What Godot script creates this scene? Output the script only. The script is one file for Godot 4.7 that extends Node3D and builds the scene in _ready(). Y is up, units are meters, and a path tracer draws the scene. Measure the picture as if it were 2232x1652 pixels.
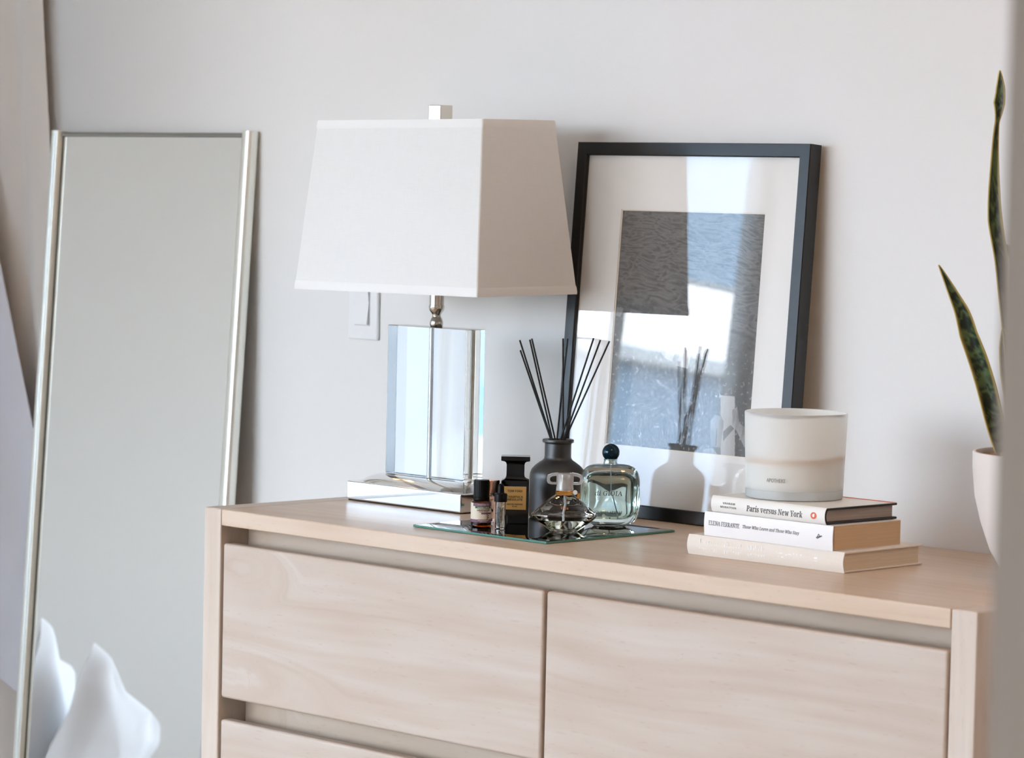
extends Node3D
# Bedroom corner: pale wood dresser with a crystal lamp, leaning picture, perfume tray, books, candle and plant; floor mirror at the left.
# Floor is y = 0, the dresser's top is y = TOP, its front face is z = 0, the back wall is z = WALL_Z.

const TOP := 1.10
const WALL_Z := -0.498
const FACE := 0.777   # turn about y that faces the camera

var M := {}

# ------------------------------------------------------------------ mesh helper
class Geo:
	var p := PackedVector3Array()   # three corners a triangle
	var uv := PackedVector2Array()
	var col := PackedColorArray()
	func tri(a: Vector3, b: Vector3, c: Vector3) -> void:
		p.append(a); p.append(b); p.append(c)
	func quad(a: Vector3, b: Vector3, c: Vector3, d: Vector3) -> void:
		tri(a, b, c); tri(a, c, d)
	func join(o: Geo, t := Transform3D()) -> void:
		for v in o.p: p.append(t * v)
	func mesh(smooth := 38.0, orient := true) -> ArrayMesh:
		var n := p.size() / 3
		if orient:
			var vol := 0.0
			for i in n: vol += p[i * 3].dot(p[i * 3 + 1].cross(p[i * 3 + 2]))
			if vol > 0.0:
				for i in n:
					var q := p[i * 3 + 1]; p[i * 3 + 1] = p[i * 3 + 2]; p[i * 3 + 2] = q
					if uv.size(): var w := uv[i * 3 + 1]; uv[i * 3 + 1] = uv[i * 3 + 2]; uv[i * 3 + 2] = w
					if col.size(): var k := col[i * 3 + 1]; col[i * 3 + 1] = col[i * 3 + 2]; col[i * 3 + 2] = k
		var fn := PackedVector3Array()
		var at := {}
		for i in n:
			fn.append((p[i * 3 + 2] - p[i * 3]).cross(p[i * 3 + 1] - p[i * 3]))
			for k in 3:
				var key := Vector3i((p[i * 3 + k] * 100000.0).round())
				if not at.has(key): at[key] = PackedInt32Array()
				at[key].append(i)
		var nn := PackedVector3Array()
		var lim := cos(deg_to_rad(smooth))
		for i in n:
			var f := fn[i].normalized()
			for k in 3:
				var s := Vector3.ZERO
				for j in at[Vector3i((p[i * 3 + k] * 100000.0).round())]:
					if fn[j].normalized().dot(f) >= lim: s += fn[j]
				nn.append(s.normalized() if s.length_squared() > 0.0 else f)
		var a := []
		a.resize(Mesh.ARRAY_MAX)
		a[Mesh.ARRAY_VERTEX] = p
		a[Mesh.ARRAY_NORMAL] = nn
		if uv.size(): a[Mesh.ARRAY_TEX_UV] = uv
		if col.size(): a[Mesh.ARRAY_COLOR] = col
		var m := ArrayMesh.new()
		m.add_surface_from_arrays(Mesh.PRIMITIVE_TRIANGLES, a)
		return m

# box between two corners with rounded edges
func rbox(lo: Vector3, hi: Vector3, r := 0.002, n := 2) -> Geo:
	var g := Geo.new()
	var h := (hi - lo) / 2.0
	var mid := (hi + lo) / 2.0
	r = minf(r, minf(h.x, minf(h.y, h.z)) * 0.98)
	var cs := []
	for ax in 3:
		var l := []
		for i in n + 1: l.append(-(h[ax] - r) - r * tan(PI / 4 * (1.0 - float(i) / n)))
		for i in n + 1: l.append((h[ax] - r) + r * tan(PI / 4 * float(i) / n))
		cs.append(l)
	for ax in 3:
		var u := (ax + 1) % 3
		var v := (ax + 2) % 3
		for s in [-1.0, 1.0]:
			for i in cs[u].size() - 1:
				for j in cs[v].size() - 1:
					var q := []
					for c in [[0, 0], [1, 0], [1, 1], [0, 1]]:
						var x := Vector3.ZERO
						x[ax] = s * h[ax]; x[u] = cs[u][i + c[0]]; x[v] = cs[v][j + c[1]]
						var inner := Vector3(clampf(x.x, -h.x + r, h.x - r), clampf(x.y, -h.y + r, h.y - r), clampf(x.z, -h.z + r, h.z - r))
						q.append(mid + inner + (x - inner).normalized() * r)
					if s > 0: g.quad(q[0], q[1], q[2], q[3])
					else: g.quad(q[3], q[2], q[1], q[0])
	return g

# closed or open surface of revolution round y; profile of Vector2(radius, height), bottom to top on the outside
func lathe(prof: Array, seg := 48, sx := 1.0, sz := 1.0, closed := false, flute := 0.0, flutes := 0) -> Geo:
	var g := Geo.new()
	var n := prof.size() if closed else prof.size() - 1
	for i in n:
		var a: Vector2 = prof[i]
		var b: Vector2 = prof[(i + 1) % prof.size()]
		for k in seg:
			var t0 := TAU * k / seg
			var t1 := TAU * (k + 1) / seg
			var f0 := 1.0 + flute * cos(flutes * t0)
			var f1 := 1.0 + flute * cos(flutes * t1)
			var q0 := Vector3(sin(t0) * sx * f0, 0, cos(t0) * sz * f0)
			var q1 := Vector3(sin(t1) * sx * f1, 0, cos(t1) * sz * f1)
			var A := q0 * a.x + Vector3(0, a.y, 0)
			var B := q1 * a.x + Vector3(0, a.y, 0)
			var C := q1 * b.x + Vector3(0, b.y, 0)
			var D := q0 * b.x + Vector3(0, b.y, 0)
			if b.x < 1e-7: g.tri(A, B, C)
			elif a.x < 1e-7: g.tri(A, C, D)
			else: g.quad(A, B, C, D)
	return g

func tube(path: Array, r0: float, r1: float, seg := 10) -> Geo:
	var g := Geo.new()
	var rings := []
	for i in path.size():
		var d: Vector3 = (path[mini(i + 1, path.size() - 1)] - path[maxi(i - 1, 0)]).normalized()
		var u := d.cross(Vector3(0.3, 0.2, 1)).normalized()
		var w := u.cross(d)
		var r := lerpf(r0, r1, float(i) / (path.size() - 1))
		var ring := []
		for k in seg: ring.append(path[i] + (u * cos(TAU * k / seg) + w * sin(TAU * k / seg)) * r)
		rings.append(ring)
	return loft(rings)

# rings of equal count joined into a closed skin, with end caps
func loft(rings: Array, cap0 := true, cap1 := true) -> Geo:
	var g := Geo.new()
	var n: int = rings[0].size()
	for i in rings.size() - 1:
		for k in n:
			g.quad(rings[i][k], rings[i][(k + 1) % n], rings[i + 1][(k + 1) % n], rings[i + 1][k])
	for e in 2:
		if (e == 0 and not cap0) or (e == 1 and not cap1): continue
		var ring: Array = rings[0] if e == 0 else rings[-1]
		var c := Vector3.ZERO
		for v in ring: c += v
		c /= n
		for k in n:
			if e == 0: g.tri(ring[(k + 1) % n], ring[k], c)
			else: g.tri(ring[k], ring[(k + 1) % n], c)
	return g

# shell with thickness from a function of (u, v) in 0..1
func sheet(fn: Callable, nu: int, nv: int, th: float, cfn = null) -> Geo:
	var g := Geo.new()
	var a := []
	var b := []
	for i in nu + 1:
		var ra := []
		var rb := []
		for j in nv + 1:
			var u := float(i) / nu
			var v := float(j) / nv
			var q: Vector3 = fn.call(u, v)
			var du: Vector3 = fn.call(u + 0.002, v) - fn.call(u - 0.002, v)
			var dv: Vector3 = fn.call(u, v + 0.002) - fn.call(u, v - 0.002)
			var nrm := du.cross(dv).normalized() * th / 2.0
			ra.append(q + nrm); rb.append(q - nrm)
		a.append(ra); b.append(rb)
	for i in nu:
		for j in nv:
			g.quad(a[i][j], a[i + 1][j], a[i + 1][j + 1], a[i][j + 1])
			g.quad(b[i][j + 1], b[i + 1][j + 1], b[i + 1][j], b[i][j])
			if cfn != null:
				var c := []
				for k in [[0, 0], [1, 0], [1, 1], [0, 1]]: c.append(cfn.call(float(i + k[0]) / nu, float(j + k[1]) / nv))
				for k in [0, 1, 2, 0, 2, 3, 3, 2, 1, 3, 1, 0]: g.col.append(c[k])
	var edge := func(A, B, C, D, c0, c1):
		g.quad(A, B, C, D)
		if cfn != null:
			for k in [c0, c0, c1, c0, c1, c1]: g.col.append(k)
	var k0 := Color(1, 1, 1)
	for i in nu:
		if cfn != null: k0 = cfn.call(float(i) / nu, 0.0)
		edge.call(b[i][0], b[i + 1][0], a[i + 1][0], a[i][0], k0, k0)
		if cfn != null: k0 = cfn.call(float(i) / nu, 1.0)
		edge.call(a[i][nv], a[i + 1][nv], b[i + 1][nv], b[i][nv], k0, k0)
	for j in nv:
		if cfn != null: k0 = cfn.call(0.0, float(j) / nv)
		edge.call(a[0][j], a[0][j + 1], b[0][j + 1], b[0][j], k0, k0)
		if cfn != null: k0 = cfn.call(1.0, float(j) / nv)
		edge.call(b[nu][j], b[nu][j + 1], a[nu][j + 1], a[nu][j], k0, k0)
	return g

# outline (Vector2 list, x/y) pushed along z between z0 and z1, with a bevel
func prism(outline: Array, z0: float, z1: float, bev := 0.0) -> Geo:
	var c := Vector2.ZERO
	for v in outline: c += v
	c /= outline.size()
	var lo := Vector2(1e9, 1e9); var hi := -lo
	for v in outline: lo = lo.min(v); hi = hi.max(v)
	var half := (hi - lo) / 2.0
	var ring := func(z: float, inset: float):
		var r := []
		for v in outline: r.append(Vector3(c.x + (v.x - c.x) * (1.0 - inset / half.x), c.y + (v.y - c.y) * (1.0 - inset / half.y), z))
		return r
	if bev <= 0.0: return loft([ring.call(z0, 0.0), ring.call(z1, 0.0)])
	var rs := []
	for i in 4: rs.append(ring.call(z0 + bev * (1.0 - sin(PI / 6 * i)), bev * (1.0 - cos(PI / 2 - PI / 6 * (3 - i)) ) if false else bev * (1.0 - sin(PI / 6 * i))))
	for i in 4: rs.append(ring.call(z1 - bev * (1.0 - sin(PI / 6 * (3 - i))), bev * (1.0 - sin(PI / 6 * (3 - i)))))
	return loft(rs)

# lettering laid out at `at` and mapped by fn(Vector3) -> Vector3; wid metres wide, hgt metres high (0 keeps proportions)
func lettering(s: String, serif: bool, bold: bool, wid: float, hgt: float, fn: Callable, slant := 0.0) -> ArrayMesh:
	var f := SystemFont.new()
	f.font_names = PackedStringArray(["Droid Serif" if serif else "Droid Sans"])
	f.font_weight = 700 if bold else 400
	var tm := TextMesh.new()
	tm.font = f
	tm.text = s
	tm.font_size = 48
	tm.pixel_size = 0.01
	tm.depth = 0.02
	tm.curve_step = 2.0
	tm.horizontal_alignment = HORIZONTAL_ALIGNMENT_LEFT
	var bb := tm.get_aabb()
	var k := Vector3(wid / bb.size.x, 0, 1)
	k.y = hgt / bb.size.y if hgt > 0.0 else k.x
	var g := Geo.new()
	for n in tm.get_surface_count():
		var a := tm.surface_get_arrays(n)
		var vs: PackedVector3Array = a[Mesh.ARRAY_VERTEX]
		var ix = a[Mesh.ARRAY_INDEX]
		if ix == null: ix = range(vs.size())
		for i in ix:
			var v := vs[i] - bb.get_center()
			v = Vector3(v.x * k.x, v.y * k.y, (v.z / bb.size.z + 0.5) * 0.0002)
			v.x += v.y * slant
			g.p.append(fn.call(v))
	return g.mesh(20.0, false)

# ------------------------------------------------------------------ objects
func numbered(called: String) -> String:
	if not has_node(called): return called
	var i := 1
	while has_node("%s_%03d" % [called, i]): i += 1
	return "%s_%03d" % [called, i]

func tag(o: Node3D, label: String, category: String, group := "") -> Node3D:
	o.set_meta("label", label); o.set_meta("category", category)
	if group: o.set_meta("group", group)
	return o

func thing(called: String, label: String, category: String, at := Vector3.ZERO, turn := 0.0, group := "") -> Node3D:
	var o := Node3D.new()
	o.name = numbered(called)
	add_child(o)
	o.position = at
	o.rotation.y = turn
	return tag(o, label, category, group)

func obj(called: String, m, mat: Material, parent: Node3D = self, label := "") -> MeshInstance3D:
	var o := MeshInstance3D.new()
	if m is Geo: m = m.mesh()
	o.mesh = m
	o.material_override = mat
	o.cast_shadow = GeometryInstance3D.SHADOW_CASTING_SETTING_ON
	o.name = numbered(called) if parent == self else called
	parent.add_child(o, true)
	if label: o.set_meta("label", label)
	return o

func struct(called: String, m, mat: Material, parent: Node3D = self) -> MeshInstance3D:
	var o := obj(called, m, mat, parent)
	if parent == self: o.set_meta("kind", "structure")
	return o

# ------------------------------------------------------------------ materials
func mat(called: String, c: Color, rough := 0.5, metal := 0.0) -> StandardMaterial3D:
	var m := StandardMaterial3D.new()
	m.resource_name = called
	m.albedo_color = c
	m.roughness = rough
	m.metallic = metal
	M[called] = m
	return m

func glass(called: String, c: Color, rough := 0.0, index := 0.05) -> StandardMaterial3D:
	var m := mat(called, c, rough)
	m.albedo_color.a = 0.0
	m.refraction_enabled = true
	m.refraction_scale = index
	return m

func noise(freq: float, seed_: int, oct := 4) -> FastNoiseLite:
	var n := FastNoiseLite.new()
	n.noise_type = FastNoiseLite.TYPE_SIMPLEX_SMOOTH
	n.frequency = freq
	n.seed = seed_
	n.fractal_octaves = oct
	return n

func noise_tex(freq: float, seed_: int, a: Color, b: Color, size := 512, oct := 4) -> NoiseTexture2D:
	var t := NoiseTexture2D.new()
	t.width = size; t.height = size
	t.seamless = true
	t.noise = noise(freq, seed_, oct)
	var g := Gradient.new()
	g.set_color(0, a); g.set_color(1, b)
	t.color_ramp = g
	return t

# whitewashed wood: grain along u
func wood_image() -> Image:
	var w := 900
	var h := 420
	var im := Image.create(w, h, false, Image.FORMAT_RGB8)
	var cloud := noise(0.9, 3, 3)
	var warp := noise(1.3, 5, 2)
	var line := noise(1.0, 11, 4)
	var fleck := noise(1.0, 23, 2)
	var light := Color(0.868, 0.82, 0.778)
	var tan_ := Color(0.785, 0.700, 0.622)
	var dark := Color(0.70, 0.585, 0.49)
	for y in h:
		for x in w:
			var X := x * 1.5 / w
			var Y := y * 0.7 / h
			var q := Y + warp.get_noise_2d(X * 1.3, Y * 2.5) * 0.014
			# grain rings at two board ends
			for e in [[0.040, 0.030, 0.075, 0.030], [0.02, 0.190, 0.14, 0.030]]:
				var dx: float = (X - e[0]) / e[2]
				var dy: float = (Y - e[1]) / e[3]
				var rr := sqrt(dx * dx + dy * dy)
				if rr < 1.9: q = lerpf(q, e[1] + (rr + 0.12 * warp.get_noise_2d(X * 20.0, Y * 30.0)) * 0.042, 1.0 - smoothstep(0.9, 1.9, rr))
			var c := cloud.get_noise_2d(X * 2.6, q * 17.0) * 0.5 + 0.5
			var l := line.get_noise_2d(X * 1.4, q * 46.0)
			var f := fleck.get_noise_2d(X * 22.0, q * 420.0)
			var k := light.lerp(tan_, clampf(c * 0.80 + 0.05 + l * 0.26, 0.0, 1.0))
			k = k.lerp(dark, clampf((f - 0.55) * 1.0, 0.0, 0.22) + clampf((l - 0.45) * 0.5, 0.0, 0.14))
			im.set_pixel(x, y, k)
	return im

func wood_mat(called: String, tex: Texture2D, scale: Vector3, off: Vector3, tint := Color(1, 1, 1)) -> StandardMaterial3D:
	var m := mat(called, tint, 0.42)
	m.albedo_texture = tex
	m.uv1_triplanar = true
	m.uv1_triplanar_sharpness = 8.0
	m.uv1_scale = scale
	m.uv1_offset = off
	m.metallic_specular = 0.4
	return m

func make_materials() -> void:
	var wi := wood_image()
	var wt := ImageTexture.create_from_image(wi)
	var wr: Image = wi.duplicate()
	wr.rotate_90(CLOCKWISE)
	var wv := ImageTexture.create_from_image(wr)
	var along := Vector3(1 / 1.5, 1 / 0.7, 1 / 0.7)
	wood_mat("wood_top", wt, along, Vector3(0.0045, 0.3, 0.85), Color(1.0, 0.955, 0.90))
	M.wood_top.roughness = 0.36
	M.wood_top.metallic_specular = 0.5
	for i in 8: wood_mat("wood_drawer_%d" % i, wt, along, Vector3([0.0, 0.30, 0.52, 0.12, 0.45, 0.05, 0.2, 0.5][i] - (0.0425 if i % 2 == 0 else 0.7028) / 1.5, -(TOP - [0.0496, 0.3074, 0.5652, 0.823][i / 2]) / 0.7 - [0.0, 0.55, 0.60, 0.33, 0.1, 0.62, 0.4, 0.2][i], 0.2), Color(0.945, 0.935, 0.93))
	wood_mat("wood_rail", wt, along, Vector3(0.01, 0.8, 0.1), Color(0.95, 0.92, 0.88))
	wood_mat("wood_side", wv, Vector3(1 / 0.7, 1 / 1.5, 1 / 0.7), Vector3(0.2, 0.1, 0.4))
	var wall := mat("wall_paint", Color(0.90, 0.895, 0.89), 0.75)
	wall.heightmap_enabled = true
	wall.heightmap_texture = noise_tex(0.05, 7, Color(0.3, 0.3, 0.3), Color(0.7, 0.7, 0.7))
	wall.heightmap_scale = 0.03
	wall.uv1_triplanar = true
	wall.uv1_world_triplanar = true
	wall.uv1_scale = Vector3(3, 3, 3)
	var wg := wall.duplicate() as StandardMaterial3D
	wg.resource_name = "wall_greige"
	wg.albedo_color = Color(0.86, 0.85, 0.835)
	M["wall_greige"] = wg
	var wb := wall.duplicate() as StandardMaterial3D
	wb.resource_name = "wall_beige"
	wb.albedo_color = Color(0.68, 0.61, 0.545)
	M["wall_beige"] = wb
	mat("ceiling_paint", Color(0.95, 0.945, 0.94), 0.9)
	var fl := wood_mat("floor_oak", wt, Vector3(0.5, 1.0, 1.6), Vector3.ZERO, Color(0.86, 0.80, 0.73))
	fl.uv1_world_triplanar = true
	mat("trim_white", Color(0.93, 0.93, 0.93), 0.4)
	mat("chrome", Color(0.92, 0.92, 0.92), 0.06, 1.0)
	mat("nickel", Color(0.86, 0.83, 0.78), 0.16, 1.0)
	mat("silver_frame", Color(0.93, 0.93, 0.90), 0.36, 1.0)
	mat("rail_grey", Color(0.62, 0.62, 0.60), 0.25, 1.0)
	mat("dark_gap", Color(0.20, 0.25, 0.23), 0.5)
	mat("mirror_silver", Color(0.92, 0.925, 0.92), 0.0, 1.0)
	mat("tray_silver", Color(0.86, 0.90, 0.89), 0.0, 1.0)
	glass("tray_glass", Color(0.62, 0.90, 0.82))
	mat("green_edge", Color(0.30, 0.52, 0.47), 0.15)
	glass("crystal", Color(0.985, 1.0, 1.0))
	glass("clear_glass", Color(0.985, 0.99, 0.985))
	glass("cap_acrylic", Color(0.96, 0.95, 0.945), 0.08)
	M.cap_acrylic.albedo_color.a = 0.32
	glass("aqua_glass", Color(0.92, 0.975, 0.97))
	glass("amber_glass", Color(0.62, 0.24, 0.05))
	glass("pink_glass", Color(1.0, 0.9, 0.87))
	glass("liquid_clear", Color(0.93, 0.93, 0.88), 0.0, 0.036)
	glass("liquid_green", Color(0.90, 0.95, 0.93), 0.0, 0.036)
	var milk := mat("frosted_wall", Color(0.97, 0.975, 0.97, 0.74), 0.4)
	milk.transparency = BaseMaterial3D.TRANSPARENCY_ALPHA
	milk.backlight_enabled = true
	milk.backlight = Color(0.95, 0.95, 0.94)
	glass("frosted_glass", Color(0.97, 0.985, 0.98), 0.42)
	M.frosted_glass.albedo_color.a = 0.45
	var pane := mat("window_pane", Color(1, 1, 1, 0.02), 0.0)
	pane.transparency = BaseMaterial3D.TRANSPARENCY_ALPHA
	var pane2 := mat("picture_glass", Color(1, 1, 1, 0.02), 0.0)
	pane2.transparency = BaseMaterial3D.TRANSPARENCY_ALPHA
	# linen of the lamp shade
	var linen := mat("linen", Color(0.94, 0.935, 0.925), 0.9)
	linen.albedo_texture = weave(Color(0.96, 0.96, 0.96), Color(1, 1, 1))
	linen.uv1_triplanar = true
	linen.uv1_scale = Vector3(9, 9, 9)
	linen.backlight_enabled = true
	linen.backlight = Color(0.35, 0.33, 0.29)
	mat("shade_tape", Color(0.93, 0.925, 0.915), 0.9)
	mat("black_satin", Color(0.035, 0.036, 0.038), 0.28)
	M.black_satin.metallic_specular = 0.5
	mat("black_matte", Color(0.02, 0.022, 0.025), 0.40)
	M.black_matte.metallic_specular = 1.0
	mat("black_gloss", Color(0.012, 0.012, 0.013), 0.08)
	mat("black_rubber", Color(0.012, 0.012, 0.014), 0.4)
	M.black_rubber.metallic_specular = 0.3
	mat("black_reed", Color(0.02, 0.022, 0.026), 0.6)
	mat("mat_board", Color(0.905, 0.89, 0.875), 0.9)
	mat("mat_core", Color(0.93, 0.88, 0.82), 0.9)
	mat("backing", Color(0.5, 0.4, 0.3), 0.9)
	mat("gold", Color(0.90, 0.73, 0.46), 0.42, 0.6)
	mat("rose_gold", Color(0.92, 0.72, 0.62), 0.12, 1.0)
	mat("gold_ring", Color(0.90, 0.66, 0.36), 0.2, 1.0)
	mat("teal_metal", Color(0.05, 0.16, 0.22), 0.06, 0.5)
	mat("silver_teal", Color(0.72, 0.82, 0.84), 0.12, 1.0)
	mat("ink", Color(0.05, 0.05, 0.055), 0.6)
	mat("ink_grey", Color(0.30, 0.29, 0.29), 0.6)
	mat("ink_mid", Color(0.40, 0.39, 0.39), 0.6)
	mat("ink_soft", Color(0.48, 0.46, 0.43), 0.7)
	mat("ink_gold", Color(0.93, 0.62, 0.40), 0.4)
	mat("ink_white", Color(0.9, 0.87, 0.86), 0.6)
	mat("ink_brown", Color(0.36, 0.22, 0.16), 0.6)
	mat("label_paper", Color(0.90, 0.85, 0.77), 0.55)
	mat("label_purple", Color(0.48, 0.32, 0.40), 0.55)
	mat("label_green", Color(0.17, 0.35, 0.25), 0.55)
	mat("orange", Color(0.85, 0.40, 0.25), 0.6)
	mat("cover_white", Color(0.93, 0.915, 0.89), 0.45)
	mat("cover_paper", Color(0.945, 0.93, 0.925), 0.4)
	mat("board_black", Color(0.03, 0.032, 0.035), 0.5)
	var cloth := mat("cloth_cream", Color(0.94, 0.905, 0.865), 0.8)
	cloth.albedo_texture = weave(Color(0.94, 0.93, 0.92), Color(1, 1, 1))
	cloth.uv1_triplanar = true
	cloth.uv1_scale = Vector3(14, 14, 14)
	mat("silver_flake", Color(0.96, 0.96, 0.95), 0.35)
	for a in [["pages_grey", Color(0.60, 0.55, 0.52), Color(0.72, 0.66, 0.62)], ["pages_tan", Color(0.80, 0.67, 0.52), Color(0.86, 0.74, 0.60)], ["pages_cream", Color(0.83, 0.75, 0.64), Color(0.90, 0.83, 0.74)]]:
		var pg := mat(a[0], Color(1, 1, 1), 0.85)
		pg.albedo_texture = strata(a[1], a[2])
		pg.uv1_triplanar = true
		pg.uv1_scale = Vector3(3, 28, 3)
	var wax := mat("wax", Color(0.955, 0.93, 0.89), 0.6)
	wax.subsurf_scatter_enabled = true
	wax.subsurf_scatter_strength = 0.3
	mat("wax_rim", Color(0.80, 0.64, 0.45), 0.6)
	mat("soot", Color(0.30, 0.23, 0.18), 0.8)
	mat("wick", Color(0.08, 0.07, 0.06), 0.9)
	var pot := mat("pot_ceramic", Color(0.90, 0.855, 0.825), 0.5)
	pot.metallic_specular = 0.4
	var soil := mat("soil", Color(1, 1, 1), 0.95)
	soil.albedo_texture = noise_tex(0.06, 31, Color(0.38, 0.25, 0.15), Color(0.75, 0.60, 0.45))
	soil.uv1_triplanar = true
	soil.uv1_scale = Vector3(8, 8, 8)
	var leaf := mat("leaf", Color(1, 1, 1), 0.42)
	leaf.vertex_color_use_as_albedo = true
	var cur := mat("curtain_beige", Color(0.94, 0.905, 0.87), 0.9)
	cur.backlight_enabled = true
	cur.backlight = Color(0.25, 0.24, 0.23)
	var cur2 := mat("curtain_white", Color(0.95, 0.95, 0.98), 0.9)
	cur2.backlight_enabled = true
	cur2.backlight = Color(0.4, 0.4, 0.42)
	mat("pillow_white", Color(0.93, 0.93, 0.94), 0.9)
	mat("bench_taupe", Color(0.62, 0.55, 0.48), 0.85)
	mat("plastic_grey", Color(0.80, 0.80, 0.81), 0.4)
	mat("plastic_white", Color(0.92, 0.92, 0.925), 0.35)
	var aw := mat("awning_canvas", Color(0.58, 0.74, 0.86), 0.9)
	aw.backlight_enabled = true
	aw.backlight = Color(0.90, 0.96, 1.0)
	mat("facade", Color(0.64, 0.75, 0.85), 0.6)
	mat("facade_glass", Color(0.30, 0.42, 0.55), 0.1)
	mat("lead", Color(0.82, 0.80, 0.76), 0.3, 1.0)

func weave(a: Color, b: Color) -> ImageTexture:
	var im := Image.create(256, 256, false, Image.FORMAT_RGB8)
	var n1 := noise(0.02, 41, 3)
	for y in 256:
		for x in 256:
			var t := 0.5 + 0.25 * n1.get_noise_2d(x * 0.6, y * 14.0) + 0.25 * n1.get_noise_2d(x * 14.0 + 500.0, y * 0.6) + (0.12 if (x / 2 + y / 2) % 2 == 0 else -0.12)
			im.set_pixel(x, y, a.lerp(b, clampf(t, 0, 1)))
	return ImageTexture.create_from_image(im)

func strata(a: Color, b: Color) -> ImageTexture:
	var im := Image.create(64, 256, false, Image.FORMAT_RGB8)
	var n1 := noise(1.0, 51, 2)
	for y in 256:
		for x in 64:
			im.set_pixel(x, y, a.lerp(b, clampf(0.5 + 0.9 * n1.get_noise_2d(x * 0.01, y * 0.35), 0, 1)))
	return ImageTexture.create_from_image(im)

# ------------------------------------------------------------------ scene
func _ready() -> void:
	setup_view()
	make_materials()
	room()
	dresser()
	ceiling_lamp()
	awning()
	folding_screen()
	mirror()
	curtains()
	lamp()
	picture()
	tray_and_bottles()
	books_and_candle()
	plant()
	light_switch()
	daybed()

func setup_view() -> void:
	var cam := Camera3D.new()
	cam.name = "camera"
	add_child(cam)
	cam.position = Vector3(3.5996, TOP + 0.4791, 2.9517)
	cam.basis = Basis.from_euler(Vector3(-0.0609, 0.788145, 0.021546))
	var at := CameraAttributesPhysical.new()
	at.frustum_focal_length = 100.85
	at.frustum_focus_distance = 4.32
	at.frustum_near = 0.05
	at.frustum_far = 200.0
	at.exposure_aperture = 8.5
	cam.attributes = at
	cam.fov = 13.571
	cam.current = true
	var we := WorldEnvironment.new()
	we.name = "environment"
	var e := Environment.new()
	var sky := Sky.new()
	var sm := ProceduralSkyMaterial.new()
	sm.sky_top_color = Color(0.80, 0.895, 0.98)
	sm.sky_horizon_color = Color(0.98, 0.985, 1.0)
	sm.sky_curve = 0.08
	sm.ground_bottom_color = Color(0.45, 0.45, 0.44)
	sm.ground_horizon_color = Color(0.6, 0.6, 0.6)
	sm.sky_energy_multiplier = 1.0
	sky.sky_material = sm
	e.background_mode = Environment.BG_SKY
	e.sky = sky
	e.background_energy_multiplier = 9.0
	e.tonemap_mode = Environment.TONE_MAPPER_LINEAR
	e.tonemap_exposure = 1.76
	e.sdfgi_enabled = true
	e.ssao_enabled = true
	e.ssil_enabled = true
	we.environment = e
	add_child(we)

func wall_box(lo: Vector3, hi: Vector3) -> Geo:
	return rbox(lo, hi, 0.0005, 1)

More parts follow.
